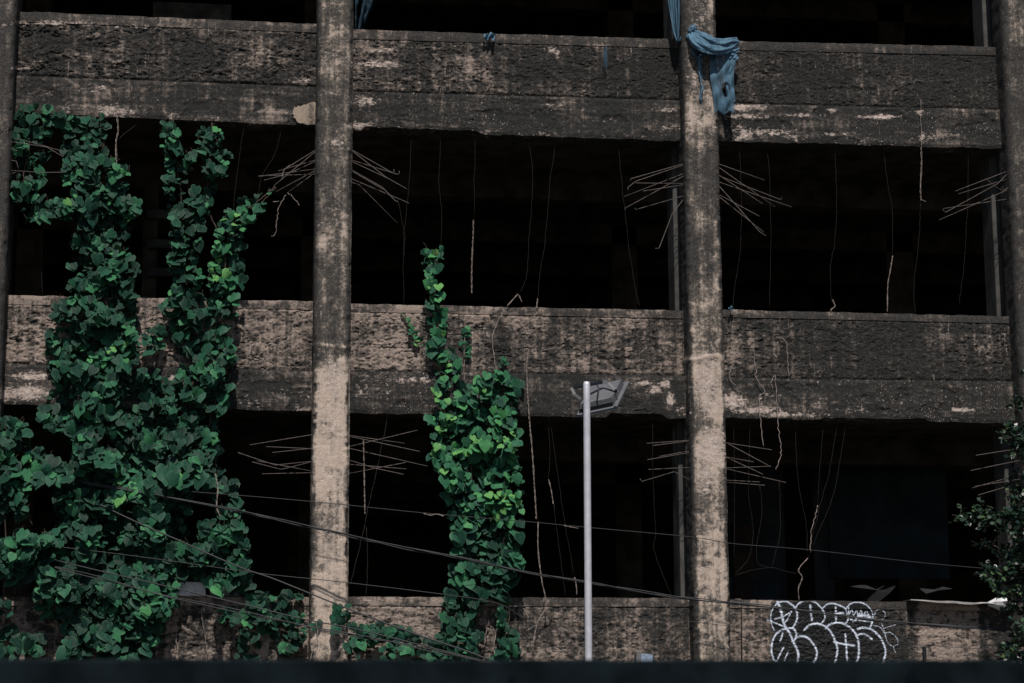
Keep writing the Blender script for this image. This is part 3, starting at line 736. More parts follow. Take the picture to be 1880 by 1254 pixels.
# hanging wires, dead roots
def strand(pts, r, mat, label, Y=-.12, twist=0, Y2=None, name='hanging_wire', cat='wire', group='wires hanging in the open storeys', wob=.006, seed=0):
    rg = random.Random(seed or int(pts[0][0]*7+pts[0][1]))
    Y2 = Y if Y2 is None else Y2; n = len(pts)
    pp = smoothpath([P(p[0], p[1], Y+(Y2-Y)*i/(n-1)) for i, p in enumerate(pts)], 7)
    L = [0]
    for a, b in zip(pp[:-1], pp[1:]): L.append(L[-1]+(b-a).length)
    if twist:
        m = MB(); N = max(12, int(L[-1]/.016)); li = np.array(L)
        for s in (0, 1):
            q = []; rr = []
            for k in range(N+1):
                d = L[-1]*k/N; j = min(len(pp)-2, int(np.searchsorted(li, d, 'right')-1)); t = (d-L[j])/max(1e-6, L[j+1]-L[j])
                p = pp[j].lerp(pp[j+1], t); g = d*34+math.pi*s+2.2*math.sin(d*7)+1.2*math.sin(d*17+pts[0][0])
                q.append(p+Vector((math.cos(g)*twist, math.sin(g)*twist, 0))+Vector((rg.uniform(-1,1), 0, rg.uniform(-1,1)))*.002)
                rr.append(r*(.45+.75*rg.random()))
            m.tube(q, rr, 5)
        o = m.build(name, mat, None, smooth=True)
    else:
        q = [p+Vector((rg.uniform(-1,1)*wob, rg.uniform(-1,1)*wob, 0)) for p in pp]
        o = MB().tube(q, r, 5).build(name, mat, None, smooth=True)
    return tag(o, label, cat, group)
ORD = ['first','second','third','fourth','fifth','sixth','seventh','eighth','ninth']
WMID = [[(757,236),(750,351),(741,440),(741,566)],[(731,372),(743,432),(742,470)],[(809,236),(806,333),(811,386),(810,440),(806,452)],[(872,236),(870,404)],[(971,258),(978,333),(971,440),(967,505),(955,537)],[(1021,256),(1010,333),(1001,440),(992,495),(987,551)],[(1133,252),(1143,351),(1153,440),(1164,516),(1175,566)]]
for k, w in enumerate(WMID): strand(w, .0021, M['wire'], '%s hanging wire from the left in the middle opening of the middle storey' % ORD[k], Y=.03)
WR = [[(1355,258),(1360,316),(1360,440),(1350,523),(1343,572)],[(1404,262),(1413,316),(1415,439),(1412,572)],[(1532,262),(1536,351),(1533,439),(1525,488),(1526,555)],[(1621,268),(1629,333),(1638,386),(1638,470)],[(1690,372),(1687,440),(1678,523),(1680,576)],[(1778,272),(1776,386),(1768,500),(1760,560)]]
for k, w in enumerate(WR): strand(w, .0021, M['wire'], '%s hanging wire from the left in the right opening of the middle storey' % ORD[k], Y=.03)
WL = [[(452,222),(440,281),(427,397)],[(519,226),(505,281),(481,323),(474,361)],[(262,219),(238,238),(218,255)],[(76,420),(78,545)]]
for k, w in enumerate(WL[:2]): strand(w, .0021, M['wire'], '%s long thin wire right of the ivy in the left opening' % ORD[k], Y=.0)
strand(WL[2], .003, M['wire'], 'short slanting wire under the top beam beside the ivy', Y=.0)
strand(WL[3], .003, M['wire'], 'faint upright wire left of the main ivy in the middle storey', Y=.05)
WB = [[(1004,748),(1010,839),(1006,881)],[(1017,926),(1029,1025),(1039,1098)],[(1008,766),(1020,839),(1036,954),(1055,1060)],[(1199,762),(1198,840),(1201,933),(1204,975),(1201,1010),(1224,1074),(1235,1098)],[(1234,764),(1240,840),(1248,930),(1262,1000)]]
for k, w in enumerate(WB): strand(w, .0021, M['wire'], '%s thin wire right of the centre vine in the lower middle opening' % ORD[k], Y=.03)
WBR = [[(1346,764),(1349,880),(1348,1032)],[(1378,764),(1374,902),(1383,972),(1374,1025),(1350,1053)],[(1395,891),(1399,937),(1388,1025),(1411,1042)],[(1431,884),(1432,972),(1417,1042)],[(1459,770),(1466,884),(1481,968),(1481,1018)],[(1511,772),(1501,930)],[(1553,774),(1532,902),(1501,979),(1483,1025)],[(1538,773),(1522,867),(1505,930),(1485,1010)],[(1350,1056),(1385,1046),(1417,1042),(1440,1048),(1462,1053)]]
for k, w in enumerate(WBR): strand(w, .0021, M['wire'], '%s thin tangled wire from the left in the lower right opening' % ORD[k], Y=.04)
WBL = [[(716,744),(702,814),(676,933),(660,1005),(643,1075)],[(673,968),(674,1040),(672,1095)]]
strand(WBL[0], .0035, M['wire'], 'slanting wire falling from the beam just right of the left column', Y=.0)
strand(WBL[1], .003, M['wire'], 'short upright wire low beside the left column', Y=.0)
RG = 'dead roots and twisted stems on the facade'
def root(pts, r, label, Y=-.13, twist=0, Y2=None): return strand(pts, r*.8, M['root'], label, Y=Y, twist=twist, Y2=Y2, name='dead_root', cat='root', group=RG, wob=.010)
root([(869,404),(869,425),(868,445),(867,465),(866,500),(866,539)], .0042, 'pale twisted stem hanging above the middle parapet beside the small vine top', Y=-.02, twist=.006)
root([(1690,182),(1691,267)], .0035, 'thin pale stem down the top right parapet', Y=-.10)
root([(1691,267),(1692,300),(1690,340),(1691,369)], .0042, 'pale twisted knotted stem below the top right beam', Y=-.05, twist=.007)
root([(1690,366),(1700,370)], .004, 'tiny side twig at the end of the right twisted stem', Y=-.05)
root([(1639,470),(1634,500),(1630,523),(1629,573)], .0042, 'pale twisted stem standing on the right middle parapet', Y=.0, twist=.004)
root([(1528,550),(1533,562),(1526,568),(1526,573)], .006, 'small knot of pale stem on the right middle parapet', Y=-.03, twist=.006)
root([(970,642),(967,681),(971,758),(978,840),(985,954)], .0052, 'long pale twisted stem, upper length, right of the centre vine', Y=-.14, twist=.006)
root([(988,958),(988,1010),(995,1067),(1003,1112),(988,1140),(978,1183)], .0048, 'long pale twisted stem, lower length, ending on the low wall', Y=-.14, twist=.005)
root([(931,572),(922,575),(906,611),(906,653),(913,684)], .0055, 'pale root creeping down the middle parapet above the centre vine', Y=-.06)
root([(852,586),(853,612),(852,646),(852,702)], .005, 'upright pale root on the parapet beside the centre vine', Y=-.06)
root([(950,540),(940,552),(931,562)], .006, 'left leg of the pale forked stem on the middle parapet', Y=-.06, twist=.005)
root([(950,540),(954,545),(958,555)], .005, 'right leg of the pale forked stem on the middle parapet', Y=-.06, twist=.004)
root([(987,549),(985,566)], .007, 'stub of pale stem on the middle parapet right of the fork', Y=-.04, twist=.006)
root([(1424,619),(1438,621),(1445,639),(1446,665),(1449,694)], .0052, 'hooked pale root on the right middle parapet', Y=-.06)
root([(1385,658),(1388,680),(1390,698),(1404,718),(1394,732),(1397,779),(1403,820)], .0055, 'pale root snaking over the beam right of the clothed column', Y=-.11)
root([(1422,688),(1425,715),(1427,751),(1429,786),(1433,814),(1433,838),(1424,862)], .0055, 'pale root hanging below the beam with a curved tip', Y=-.11)
root([(1422,690),(1415,702),(1418,712)], .0045, 'short curl of pale root on the beam', Y=-.11)
root([(1346,668),(1339,690),(1350,709),(1357,722)], .0045, 'small pale root close beside the clothed column', Y=-.10)
root([(1501,928),(1496,950),(1490,972),(1488,1014)], .0058, 'pale stem dangling in the lower right opening', Y=.0)
root([(1483,1025),(1466,1046),(1473,1060),(1466,1080),(1467,1102)], .0045, 'knotted stem dropping to the wall above the graffiti', Y=-.04, twist=.006)
root([(667,807),(668,835),(670,944)], .005, 'pale twisted root just right of the left column in the lower storey', Y=-.08, twist=.005)
root([(529,354),(540,364),(549,377)], .0045, 'bent pale twig hooked over the bars left of the first column', Y=-.3)
root([(524,358),(519,367),(512,381),(508,408),(505,430),(499,434)], .0045, 'long drooping twig below the bars left of the first column', Y=-.3)
root([(502,371),(514,369)], .005, 'stubby cross twig below the bars left of the first column', Y=-.3)
root([(541,300),(527,307),(520,315),(517,330)], .005, 'twig tangled in the bars left of the first column', Y=-.35)
root([(215,214),(217,240),(213,262),(214,305)], .0055, 'pale twisted stem hanging under the top beam between the ivy strands', Y=-.1, twist=.007)
root([(1055,1060),(1058,1075),(1059,1092)], .0055, 'short pale stem left of the lamp pole near the low wall', Y=.0, twist=.004)
root([(1007,880),(1012,900),(1016,926)], .005, 'pale piece of stem hanging free left of the lamp pole', Y=.02, twist=.003)
root([(912,1112),(916,1140),(908,1175),(906,1214)], .007, 'pale stem emerging from the foot of the centre vine', Y=-.10)
root([(893,1150),(890,1170),(885,1185)], .006, 'short pale stem at the foot of the centre vine', Y=-.10)
root([(873,1106),(905,1109),(925,1113),(975,1112)], .004, 'thin pale twig lying along the low coping', Y=-.12)
root([(955,1112),(968,1128),(968,1146)], .0045, 'forked twig hanging from the low coping', Y=-.10)
root([(965,1160),(980,1150),(993,1145)], .0045, 'small pale twig on the low wall right of the centre vine', Y=-.10)
root([(316,1110),(322,1140),(325,1180),(326,1222)], .006, 'upright pale root on the low wall under the ivy', Y=-.08)
root([(370,1120),(373,1150),(380,1190),(378,1220)], .005, 'second upright root on the low wall under the ivy', Y=-.08)
root([(274,1130),(272,1160),(270,1180)], .006, 'short root beside the dark foot of the ivy', Y=-.14)
root([(580,1140),(583,1165),(572,1200),(567,1218)], .005, 'thin root at the foot of the left column', Y=-.42)
root([(610,1150),(612,1180),(590,1212)], .005, 'slanting root at the foot of the left column', Y=-.42)
root([(395,870),(400,895),(398,930),(405,950)], .006, 'pale stem across the right lobe of the ivy', Y=-.50, twist=.005)
root([(808,172),(811,160),(814,172)], .004, 'tiny pale forked twig on the top middle parapet', Y=-.12)
root([(156,140),(162,135),(168,142)], .004, 'tiny pale twig on the top left parapet', Y=-.12)
root([(778,943),(790,946),(803,944),(815,948)], .006, 'curl of dead tendril wound on the topmost wire', Y=-.82, twist=.007)
root([(1035,965),(1050,968),(1062,970)], .0045, 'scrap of dead tendril wound on the topmost wire by the lamp pole', Y=-.88, twist=.005)

# thin conduit on the low right wall and a nail plate
m = MB(); m.tube([P(1349,1100.5,-.06), P(1359,1100.5,-.06), P(1362,1102,-.06), P(1362,1240,-.06)], .008, 8)
tag(m.build('conduit', M['steel'], None, smooth=True), 'thin bent metal conduit on the low wall right of the clothed column', 'pipe')
m = MB(); a = P(1696, 1196, -.02); m.box((a.x-.02, -.07, a.z-.09), (a.x+.02, -.02, a.z+.06))
tag(m.build('bracket', M['lampdark'], None, bevel=.004), 'small rusty bracket on the low right wall', 'bracket')
# tin sheet on the low right wall
def tin():
    m = MB(); n = 24; vs = []
    for k in range(n+1):
        t = k/n; px = 1672+186*t
        y = 1102.0+8.5*t
        z = P(px, y-1.0, -.22).z+.012*math.sin(k*.8)*t; a = P(px, y, -.22); lip = .004+.020*math.sin(math.pi*min(1, t*1.15))**1.5
        vs += [(a.x, -.22, z-lip), (a.x, -.215, z+.004), (a.x, .1, z+.012), (a.x, .1, z+.004)]
    fs = [(4*k+j, 4*k+4+j, 4*k+4+(j+1) % 4, 4*k+(j+1) % 4) for k in range(n) for j in range(4)]
    m.add(vs, fs+[(0,1,2,3), (4*n+3,4*n+2,4*n+1,4*n)])
    tag(m.build('tin_sheet', M['tin'], None), 'thin pale tin sheet lying on the low right wall, its edge overhanging', 'metal sheet')
    rg = random.Random(3); m = MB(); c = P(1838, 1109, -.12)
    vs = []; N = 9
    for j in range(6):
        for k in range(N):
            g = 2*math.pi*k/N; r = (.05+.13*math.sin(math.pi*j/5))*rg.uniform(.6, 1.25)
            vs.append((c.x-.17+.07*j+rg.uniform(-.01,.01), c.y+math.cos(g)*r*.8, c.z+math.sin(g)*r*.45))
    m.add(vs, [(j*N+k, j*N+(k+1) % N, (j+1)*N+(k+1) % N, (j+1)*N+k) for j in range(5) for k in range(N)]+[tuple(range(N-1,-1,-1)), tuple(5*N+k for k in range(N))])
    tag(m.build('crumpled_bag', M['whitepaint'], None), 'crumpled pale plastic bag at the right end of the low wall', 'bag')
    for lab, pts in (('larger pale torn sheet standing inside the lower right storey', [(1561,1077),(1585,1072),(1609,1082),(1625,1074),(1648,1073),(1632,1090),(1610,1108),(1585,1100)]),
                     ('smaller pale torn sheet standing inside the lower right storey', [(1688,1080),(1715,1082),(1731,1077),(1750,1081),(1735,1088),(1718,1094),(1700,1090)])):
        n = len(pts); m = MB(); ys = [1.2+.12*math.sin(i*1.9) for i in range(n)]
        A = [P(p[0], p[1], y) for p, y in zip(pts, ys)]; cA = sum(A, Vector())/n + Vector((0,-.1,0))
        B = [a+Vector((0,.012,0)) for a in A]; cB = cA+Vector((0,.012,0))
        m.add(A+[cA]+B+[cB], [(i, (i+1) % n, n) for i in range(n)]+[(n+1+(i+1) % n, n+1+i, 2*n+1) for i in range(n)]+[((i+1) % n, i, n+1+i, n+1+(i+1) % n) for i in range(n)])
        tag(m.build('torn_sheet', M['palesheet'], None), lab, 'sheet')
tin()
m = MB(); a, b = P(323, 1096, -.04), P(378, 1069, -.04); m.box((a.x, -.13, a.z+.01), (b.x, .12, b.z)); 
tag(m.build('block', M['whitepaint'], None, bevel=.012), 'white painted block on the low coping under the ivy', 'block')
m = MB(); a, b = P(384, 1096, -.02), P(440, 1072, -.02); m.box((a.x, -.01, a.z+.01), (b.x, .2, b.z)); 
tag(m.build('block', simple('grey_block', (.17, .18, .20), .9), None, bevel=.012), 'grey block beside the white one on the low coping', 'block')

# ------------------------------------------------------------------ blue netting
def sheet(nu, nv, fn, name, parent, dense):
    V = []; D = []
    for j in range(nv+1):
        for i in range(nu+1):
            p, d = fn(i/nu, j/nv); V.append(tuple(p)); D.append(d)
    idx = np.arange((nu+1)*(nv+1)).reshape(nv+1, nu+1)
    F = np.stack([idx[:-1,:-1], idx[:-1,1:], idx[1:,1:], idx[1:,:-1]], -1).reshape(-1, 4)
    me = mesh_np(name, np.array(V), F); attr(me, 'dense', D)
    o = link(name, me, M['cloth'], parent)
    so = o.modifiers.new('thickness', 'SOLIDIFY'); so.thickness = .002
    return o
def cloths():
    c = P(1300, 80, -.4)
    t = thing('blue_netting', 'blue netting draped round the second column with torn ends hanging', 'netting', c)
    # the swag: two heavy rolled folds
    def roll(pts, rad, y):
        path = smoothpath([P(a, b, yy) for (a, b), yy in zip(pts, y)], 10); n = len(path)
        def fn(u, v):
            i = min(n-1, int(u*(n-1))); p = path[i]; g = 2*math.pi*v
            tt = (path[min(i+1, n-1)]-path[max(i-1, 0)]).normalized(); a = tt.cross(Vector((0,1,0))).normalized(); b = Vector((0,1,0))
            r = rad*(.75+.5*math.sin(math.pi*min(1, u*1.1+.05)))*(1+.22*math.sin(5*g+u*6)+.10*math.sin(9*g-u*11))
            return p+a*math.cos(g)*r+b*math.sin(g)*r*.75, 1.2
        sheet(70, 40, fn, 'fold', t, 1)
    roll([(1268,58),(1285,66),(1303,77),(1325,81),(1343,75),(1354,74)], .052, [-.36,-.42,-.45,-.44,-.38,-.30])
    roll([(1266,62),(1276,76),(1293,88),(1316,93),(1338,88),(1355,75)], .050, [-.36,-.46,-.50,-.49,-.40,-.28])
    roll([(1264,53),(1272,54),(1277,60)], .045, [-.33,-.38,-.38])
    # hanging strip and veil
    rg = random.Random(6)
    def strip(x0, x1, y0, y1, shrink, dens, Y, ph, amp=.012, fr=2, dx=0):
        def fn(u, v):
            w = 1-shrink*v; xm = (x0+x1)/2+dx*v; x = xm+(u-.5)*(x1-x0)*w+2*math.sin(v*7+ph)
            y = y0+(y1-y0)*v+(3*math.sin(u*11+ph)*v)
            d = dens*(1-.15*v)+.10*math.cos(2*math.pi*fr*u+3*math.sin(v*5+ph)) - (.8 if ((u-.62)/.16)**2+((v-.62)/.12)**2 < 1 and dens < .8 else 0)
            return P(x, y, Y+amp*math.cos(2*math.pi*fr*u+2*math.sin(v*4))+.01*math.sin(v*23+u*7)), d
        return fn
    sheet(28, 40, strip(1331, 1356, 86, 110, .1, 1.1, -.36, .4), 'hanging_end', t, 1)
    sheet(24, 50, strip(1331, 1350, 100, 190, .25, .85, -.35, 1.4), 'hanging_end', t, 1)
    sheet(40, 70, strip(1303, 1351, 92, 207, .22, .50, -.37, 2.1, fr=2, dx=1), 'veil', t, 1)
    sheet(30, 30, strip(1266, 1322, 72, 108, .25, .25, -.365, .2, fr=3), 'veil', t, 1)
    sheet(8, 50, strip(1283, 1290, 100, 185, .3, .7, -.36, 3.1, amp=.01, fr=1), 'torn_strip', t, 1)
    t2 = thing('blue_netting', 'long blue netting tail hanging left of the second column above the parapet', 'netting', P(1240, 0, -.3))
    def f2(u, v):
        y = -120+197*v; xl = np.interp(y, [-120,0,30,60,77], [1218,1226,1231,1236,1243]); xr = np.interp(y, [-120,0,45,65,77], [1262,1260,1256,1252,1248])
        return P(xl+(xr-xl)*u, y, -.2+.05*math.cos(u*13+v*3)+.02*math.sin(u*29)), (1.0 if u < .35 else .62)+.25*math.cos(u*19)
    sheet(40, 60, f2, 'tail', t2, 1)
    t3 = thing('blue_netting', 'dim blue netting scrap hanging inside just right of the first column', 'netting', P(665, 0, .3))
    def f3(u, v):
        y = -100+155*v; xl = 652; xr = np.interp(y, [-100,10,30,55], [700,686,676,668])
        return P(xl+(xr-xl)*u, y, .75+.05*math.cos(u*9+v*3)), .10+.12*math.cos(u*15)
    sheet(24, 30, f3, 'tail', t3, 1)
    def scrap(cx, cy, w, h, Y, lab, sd):
        rg = random.Random(sd); ks = [rg.uniform(.5, 1.2) for _ in range(40)]
        def fn(u, v):
            g = ks[int(u*9)]*.8; return P(cx+(u-.5)*w*(1-.4*v*g), cy+(v-.5)*h*ks[int(u*9)+9]+2*math.sin(u*8), Y-.03+.03*math.cos(u*12+v*5)), 1.1
        tag(sheet(18, 12, (lambda u, v: (fn(u, v)[0], .35)) if sd in (2, 4) else fn, 'cloth_scrap', None, 1), lab, 'cloth scrap', 'blue cloth scraps')
    scrap(898, 67, 22, 13, -.06, 'small crumpled blue cloth scrap on the top middle coping', 1)
    scrap(1111, 107, 9, 38, -.07, 'narrow faded blue cloth scrap stuck to the top middle parapet', 2)
    scrap(1342, 566, 10, 6, -.07, 'tiny blue cloth scrap on the right middle coping', 3)
    scrap(1838, 44, 4, 26, .1, 'thin blue cloth scrap beside the far right column', 5)
cloths()

# ------------------------------------------------------------------ vines
def leaf_mesh(shape, tint, small=False):
    rg = random.Random(shape*7+1)
    # outline of half a heart-shaped leaf: (half width, along) from stalk to tip
    out = [(0, 0), (.20, -.13), (.38, -.06), (.50, .12), (.50, .34), (.40, .58), (.22, .80), (.07, .94), (0, 1.03)]
    wv = [1+rg.uniform(-.10, .10) for _ in out]; ww = [1+rg.uniform(-.10, .10) for _ in out]
    fold = rg.uniform(.12, .38); curl = rg.uniform(-.05, .30); cup = rg.uniform(-.12, .12); tw = rg.uniform(-.15, .15)
    V, L = [], []
    mids = [0, .0, .12, .26, .42, .60, .78, .93, 1.03]
    def add(u, v):
        z = abs(u)*fold - (1.1+cup*3)*abs(u)**2*(.6 if fold > .25 else 1) - curl*(v-.15)**2 + tw*u*v + .05*math.sin(v*15+shape)*abs(u)*2
        V.append((u, v, z)); L.append((u, v)); return len(V)-1
    rows = []
    for k, (hw, al) in enumerate(out):
        mv = mids[k]
        c = add(0, mv)
        a1 = add(hw*.55*wv[k], (al+mv)/2+.01); a2 = add(hw*wv[k], al)
        b1 = add(-hw*.55*ww[k], (al+mv)/2+.01); b2 = add(-hw*ww[k], al)
        rows.append((b2, b1, c, a1, a2))
    F = []
    for r0, r1 in zip(rows[:-1], rows[1:]):
        for j in range(4): F.append((r0[j], r0[j+1], r1[j+1], r1[j]))
    RIM = [0, .5, 1, .5, 1]
    me = mesh_np('leaf', np.array(V), np.array(F))
    n = len(me.vertices)
    attr(me, 'tint', [tint]*n); attr(me, 'lu', [l[0] for l in L]); attr(me, 'lv', [l[1] for l in L]); attr(me, 'rim', RIM*len(rows))
    me.materials.append(M['leaf'])
    return me, np.array(V), np.array(F), np.array(L)
TN = [.05, .22, .38, .52, .68, .84, 1.0]
LM = {(s, k): leaf_mesh(s, TN[k]) for s in range(7) for k in range(len(TN))}
YOUNG = [(405,500,30,60,.5),(430,405,30,20,.35),(455,385,25,15,.5),(590//2+10,0,1,1,0),(215,630,30,30,.45),(130,650,40,15,.3),(350,690,20,15,.35),(410,735,20,15,.3),(230,400,30,20,.25),(215,315,25,15,.25),
 (800,475,25,20,.3),(815,585,25,30,.3),(830,660,30,40,.35),(815,730,20,30,.4),(810,800,20,30,.35),(880,800,50,40,.2),(925,915,25,18,.55),(865,965,20,25,.2),(860,1010,25,25,.25),(230,860,40,30,.3),(235,920,40,30,.3),(290,1080,60,20,.25),(425,985,15,15,.4),(60,845,40,15,.3),(75,930,40,10,.3),(245,1130,40,25,.15),(130,375,12,12,.4),(390,810,20,10,.5),(875,830,50,20,.3),(325,870,10,20,.5),(55,1010,50,15,.15),(70,330,30,30,.15),(650,1195,100,30,.1)]
def make_vine(label, polys, Y, thick, size, spacing, seed, stems=(), sparse=1.0, group=None, dark=0., maxn=300, single_all=False):
    rg = random.Random(seed); nr = np.random.RandomState(seed)
    xs = [p[0] for q in polys for p in q]; ys = [p[1] for q in polys for p in q]
    x0, x1, y0, y1 = min(xs), max(xs), min(ys), max(ys)
    root_ = thing('climbing_vine', label, 'vine', P((x0+x1)/2, y1, Y), group)
    # jittered grid of leaf seats in the outlines, three layers deep
    seats = []
    for layer in range(3):
        sp = spacing*.72*(1+.12*layer)
        gx = np.arange(x0-5, x1+5, sp); gy = np.arange(y0-5, y1+5, sp*.86)
        GX, GY = np.meshgrid(gx, gy); GX = GX + (np.arange(len(gy)) % 2)[:, None]*sp*.5
        GX = (GX+nr.uniform(-.5, .5, GX.shape)*sp).ravel(); GY = (GY+nr.uniform(-.5, .5, GY.shape)*sp).ravel()
        inside = np.zeros(GX.shape, bool)
        for q in polys: inside |= inpoly(GX+(vn(GY/14, GX*0, 4)-.5)*8, GY+(vn(GX/14, GY*0, 5)-.5)*6, q)
        keep = inside & (vn(GX/19+seed, GY/16, seed+(layer > 1)) < sparse*(1.0 if layer else .93)+.0)
        for x, y in zip(GX[keep], GY[keep]): seats.append((x, y, layer))
    leaves = []
    for (x, y, layer) in seats:
        clump = float(vn(np.array([x/40.]), np.array([y/34.]), 77)[0])
        Yl = Y + layer*thick*.42 + rg.uniform(-.10, .10)*thick*2 - (clump-.5)*thick*2.1
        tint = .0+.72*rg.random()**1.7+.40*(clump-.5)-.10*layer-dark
        for (a, b, rx, ry, s) in YOUNG:
            tint += 1.25*s*rg.uniform(.5, 1.3)*math.exp(-(((x-a)/rx)**2+((y-b)/ry)**2))*(1 if layer == 0 else .5)
        sz = size*.82*rg.choice((.45, .6, .7, .8, .9, 1, 1.1, 1.25))*rg.uniform(.9, 1.1)*(1 if tint < .62 else .88)
        nrm = Vector((rg.gauss(0, .50)+.5*(clump-.5), -1, rg.gauss(.55, .50))).normalized()
        tip = Vector((rg.gauss(0, .55), rg.gauss(-.1, .3), -1)); tip = (tip-nrm*tip.dot(nrm)).normalized()
        xa = tip.cross(nrm).normalized()
        leaves.append((Yl, P(x, y-size*.45/.0068*0, Yl)-tip*sz*.45, xa, tip, nrm, sz, min(1, max(0, tint))))
    leaves.sort(key=lambda l: l[0])
    # depth decides which leaves show largest
    def parts(l):
        k = min(range(len(TN)), key=lambda i: abs(TN[i]-l[6])); return LM[(rg.randrange(7), k)]
    rl = root_.location
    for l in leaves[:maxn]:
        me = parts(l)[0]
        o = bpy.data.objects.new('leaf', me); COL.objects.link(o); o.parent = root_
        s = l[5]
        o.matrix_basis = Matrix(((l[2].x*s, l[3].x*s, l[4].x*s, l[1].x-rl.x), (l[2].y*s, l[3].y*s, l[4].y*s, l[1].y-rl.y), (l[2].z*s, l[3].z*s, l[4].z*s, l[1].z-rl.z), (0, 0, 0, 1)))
    rest = leaves[maxn:]
    if rest:
        VV, FF, TT, LU, LV = [], [], [], [], []; off = 0
        for l in rest:
            me, V, F, LL = parts(l)
            A = np.array([list(l[2]), list(l[3]), list(l[4])])*l[5]
            VV.append(V@A+np.array(list(l[1]))); FF.append(F+off); off += len(V)
            TT.append(np.full(len(V), l[6])); LU.append(LL[:, 0]); LV.append(LL[:, 1])
        me = mesh_np('leaf_mass', np.concatenate(VV), np.concatenate(FF))
        attr(me, 'tint', np.concatenate(TT)); attr(me, 'lu', np.concatenate(LU)); attr(me, 'lv', np.concatenate(LV)); attr(me, 'rim', [0, .5, 1, .5, 1]*(len(VV)*9))
        o = link('leaf_mass', me, M['leaf'], root_); o['kind'] = 'stuff'
    for st in stems:
        pp = smoothpath([P(a, b, Y+thick*.8) for a, b in st], 8)
        pp = [p+Vector((rg.uniform(-.012,.012), rg.uniform(-.02,.02), 0)) for p in pp]
        MB().tube(pp, .008, 6).build('stem', M['bark'], root_, smooth=True)
    # loose tendrils: thin stalks from leaf to leaf
    m = MB()
    for l in leaves[::5]:
        a = l[1]; b = a+Vector((rg.uniform(-.05,.05), .06, rg.uniform(.02, .12)))
        m.tube([a, a.lerp(b, .5)+Vector((0,-.01,.01)), b], .0025, 4)
    o = m.build('stalks', M['bark'], root_); o['kind'] = 'stuff'
    return len(leaves)
GV = 'ivy strands on the left of the facade'
cnt = []
cnt.append(make_vine('loose ivy strand hanging at the far left under the top beam', [[(28,195),(85,195),(120,212),(190,212),(200,232),(190,255),(150,255),(120,245),(95,235),(85,262),(88,290),(80,320),(72,352),(85,372),(120,365),(135,375),(130,405),(90,405),(48,410),(30,385),(22,350),(22,310),(35,280),(28,240)]], -.22, .14, .150, 19, 1, stems=[[(60,190),(55,260),(45,340),(80,400)]], sparse=.78, group=GV, dark=.02))
cnt.append(make_vine('thick ivy rope falling through the left opening, upper part', [[(125,232),(195,228),(195,290),(225,305),(235,330),(220,360),(255,368),(255,395),(225,410),(240,450),(250,500),(245,550),(125,550),(132,500),(130,450),(145,400),(150,380),(130,350),(112,330),(118,290),(110,260)]], -.24, .18, .155, 18, 2, stems=[[(170,215),(160,300),(190,400),(190,560)],[(185,215),(195,330),(205,420),(215,560)]], sparse=.76, group=GV, dark=.02))
cnt.append(make_vine('second ivy rope from the left, with gaps showing black, in the left opening', [[(302,222),(332,222),(330,262),(345,275),(365,285),(350,310),(355,345),(372,370),(385,380),(375,405),(378,440),(365,480),(372,550),(305,550),(320,500),(305,470),(318,420),(305,380),(300,340),(308,300),(298,262)]], -.22, .13, .140, 19, 3, stems=[[(316,212),(325,300),(335,400),(345,560)]], sparse=.74, group=GV, dark=.06))
cnt.append(make_vine('rightmost ivy rope with bright young leaves in the left opening', [[(370,232),(412,240),(418,290),(405,330),(390,360),(385,400),(370,380),(378,330),(370,290),(362,260)],[(400,390),(425,382),(460,370),(485,375),(478,395),(445,420),(448,470),(450,520),(440,552),(385,552),(385,500),(400,450),(395,420)]], -.22, .12, .142, 19, 4, stems=[[(390,225),(385,300),(380,380),(410,450),(415,560)],[(505,345),(480,372),(450,385),(430,410)]], sparse=.84, group=GV))
cnt.append(make_vine('ivy carpet over the left middle parapet and beam', [[(118,545),(250,545),(248,600),(252,660),(262,690),(262,800),(140,800),(90,790),(72,770),(92,720),(85,650),(95,570)]], -.24, .22, .165, 17, 5, stems=[[(190,540),(180,700),(200,800)],[(150,560),(130,680),(150,800)]], sparse=0.80, group=GV, dark=.03))
cnt.append(make_vine('ivy carpet right part, reaching the bare plaster of the left middle parapet', [[(292,552),(380,548),(440,545),(425,600),(428,660),(425,740),(400,760),(395,800),(262,800),(262,690),(268,680),(320,690),(340,655),(320,618),(268,648),(265,605),(305,592)]], -.23, .19, .155, 18, 6, stems=[[(345,540),(355,700),(340,800)],[(410,540),(400,700),(380,800)]], sparse=0.76, group=GV, dark=.03))
cnt.append(make_vine('dense dark ivy curtain in front of the lower left opening', [[(130,790),(400,795),(395,860),(432,885),(435,915),(400,920),(380,900),(350,930),(335,960),(345,1000),(330,1010),(100,1010),(60,1000),(110,970),(100,900),(130,880)]], -.32, .25, .172, 17, 7, stems=[[(200,790),(190,1010)],[(300,790),(290,1010)],[(385,795),(400,880),(415,920)]], sparse=0.81, group=GV, dark=.08))
cnt.append(make_vine('ivy curtain foot on the low left wall', [[(70,1000),(345,1000),(400,1010),(380,1045),(320,1060),(320,1110),(290,1150),(265,1225),(100,1225),(120,1180),(100,1110),(60,1090),(80,1040)]], -.34, .22, .175, 17, 8, stems=[[(190,1000),(180,1220)],[(260,1000),(240,1150)]], sparse=0.80, group=GV, dark=.09))
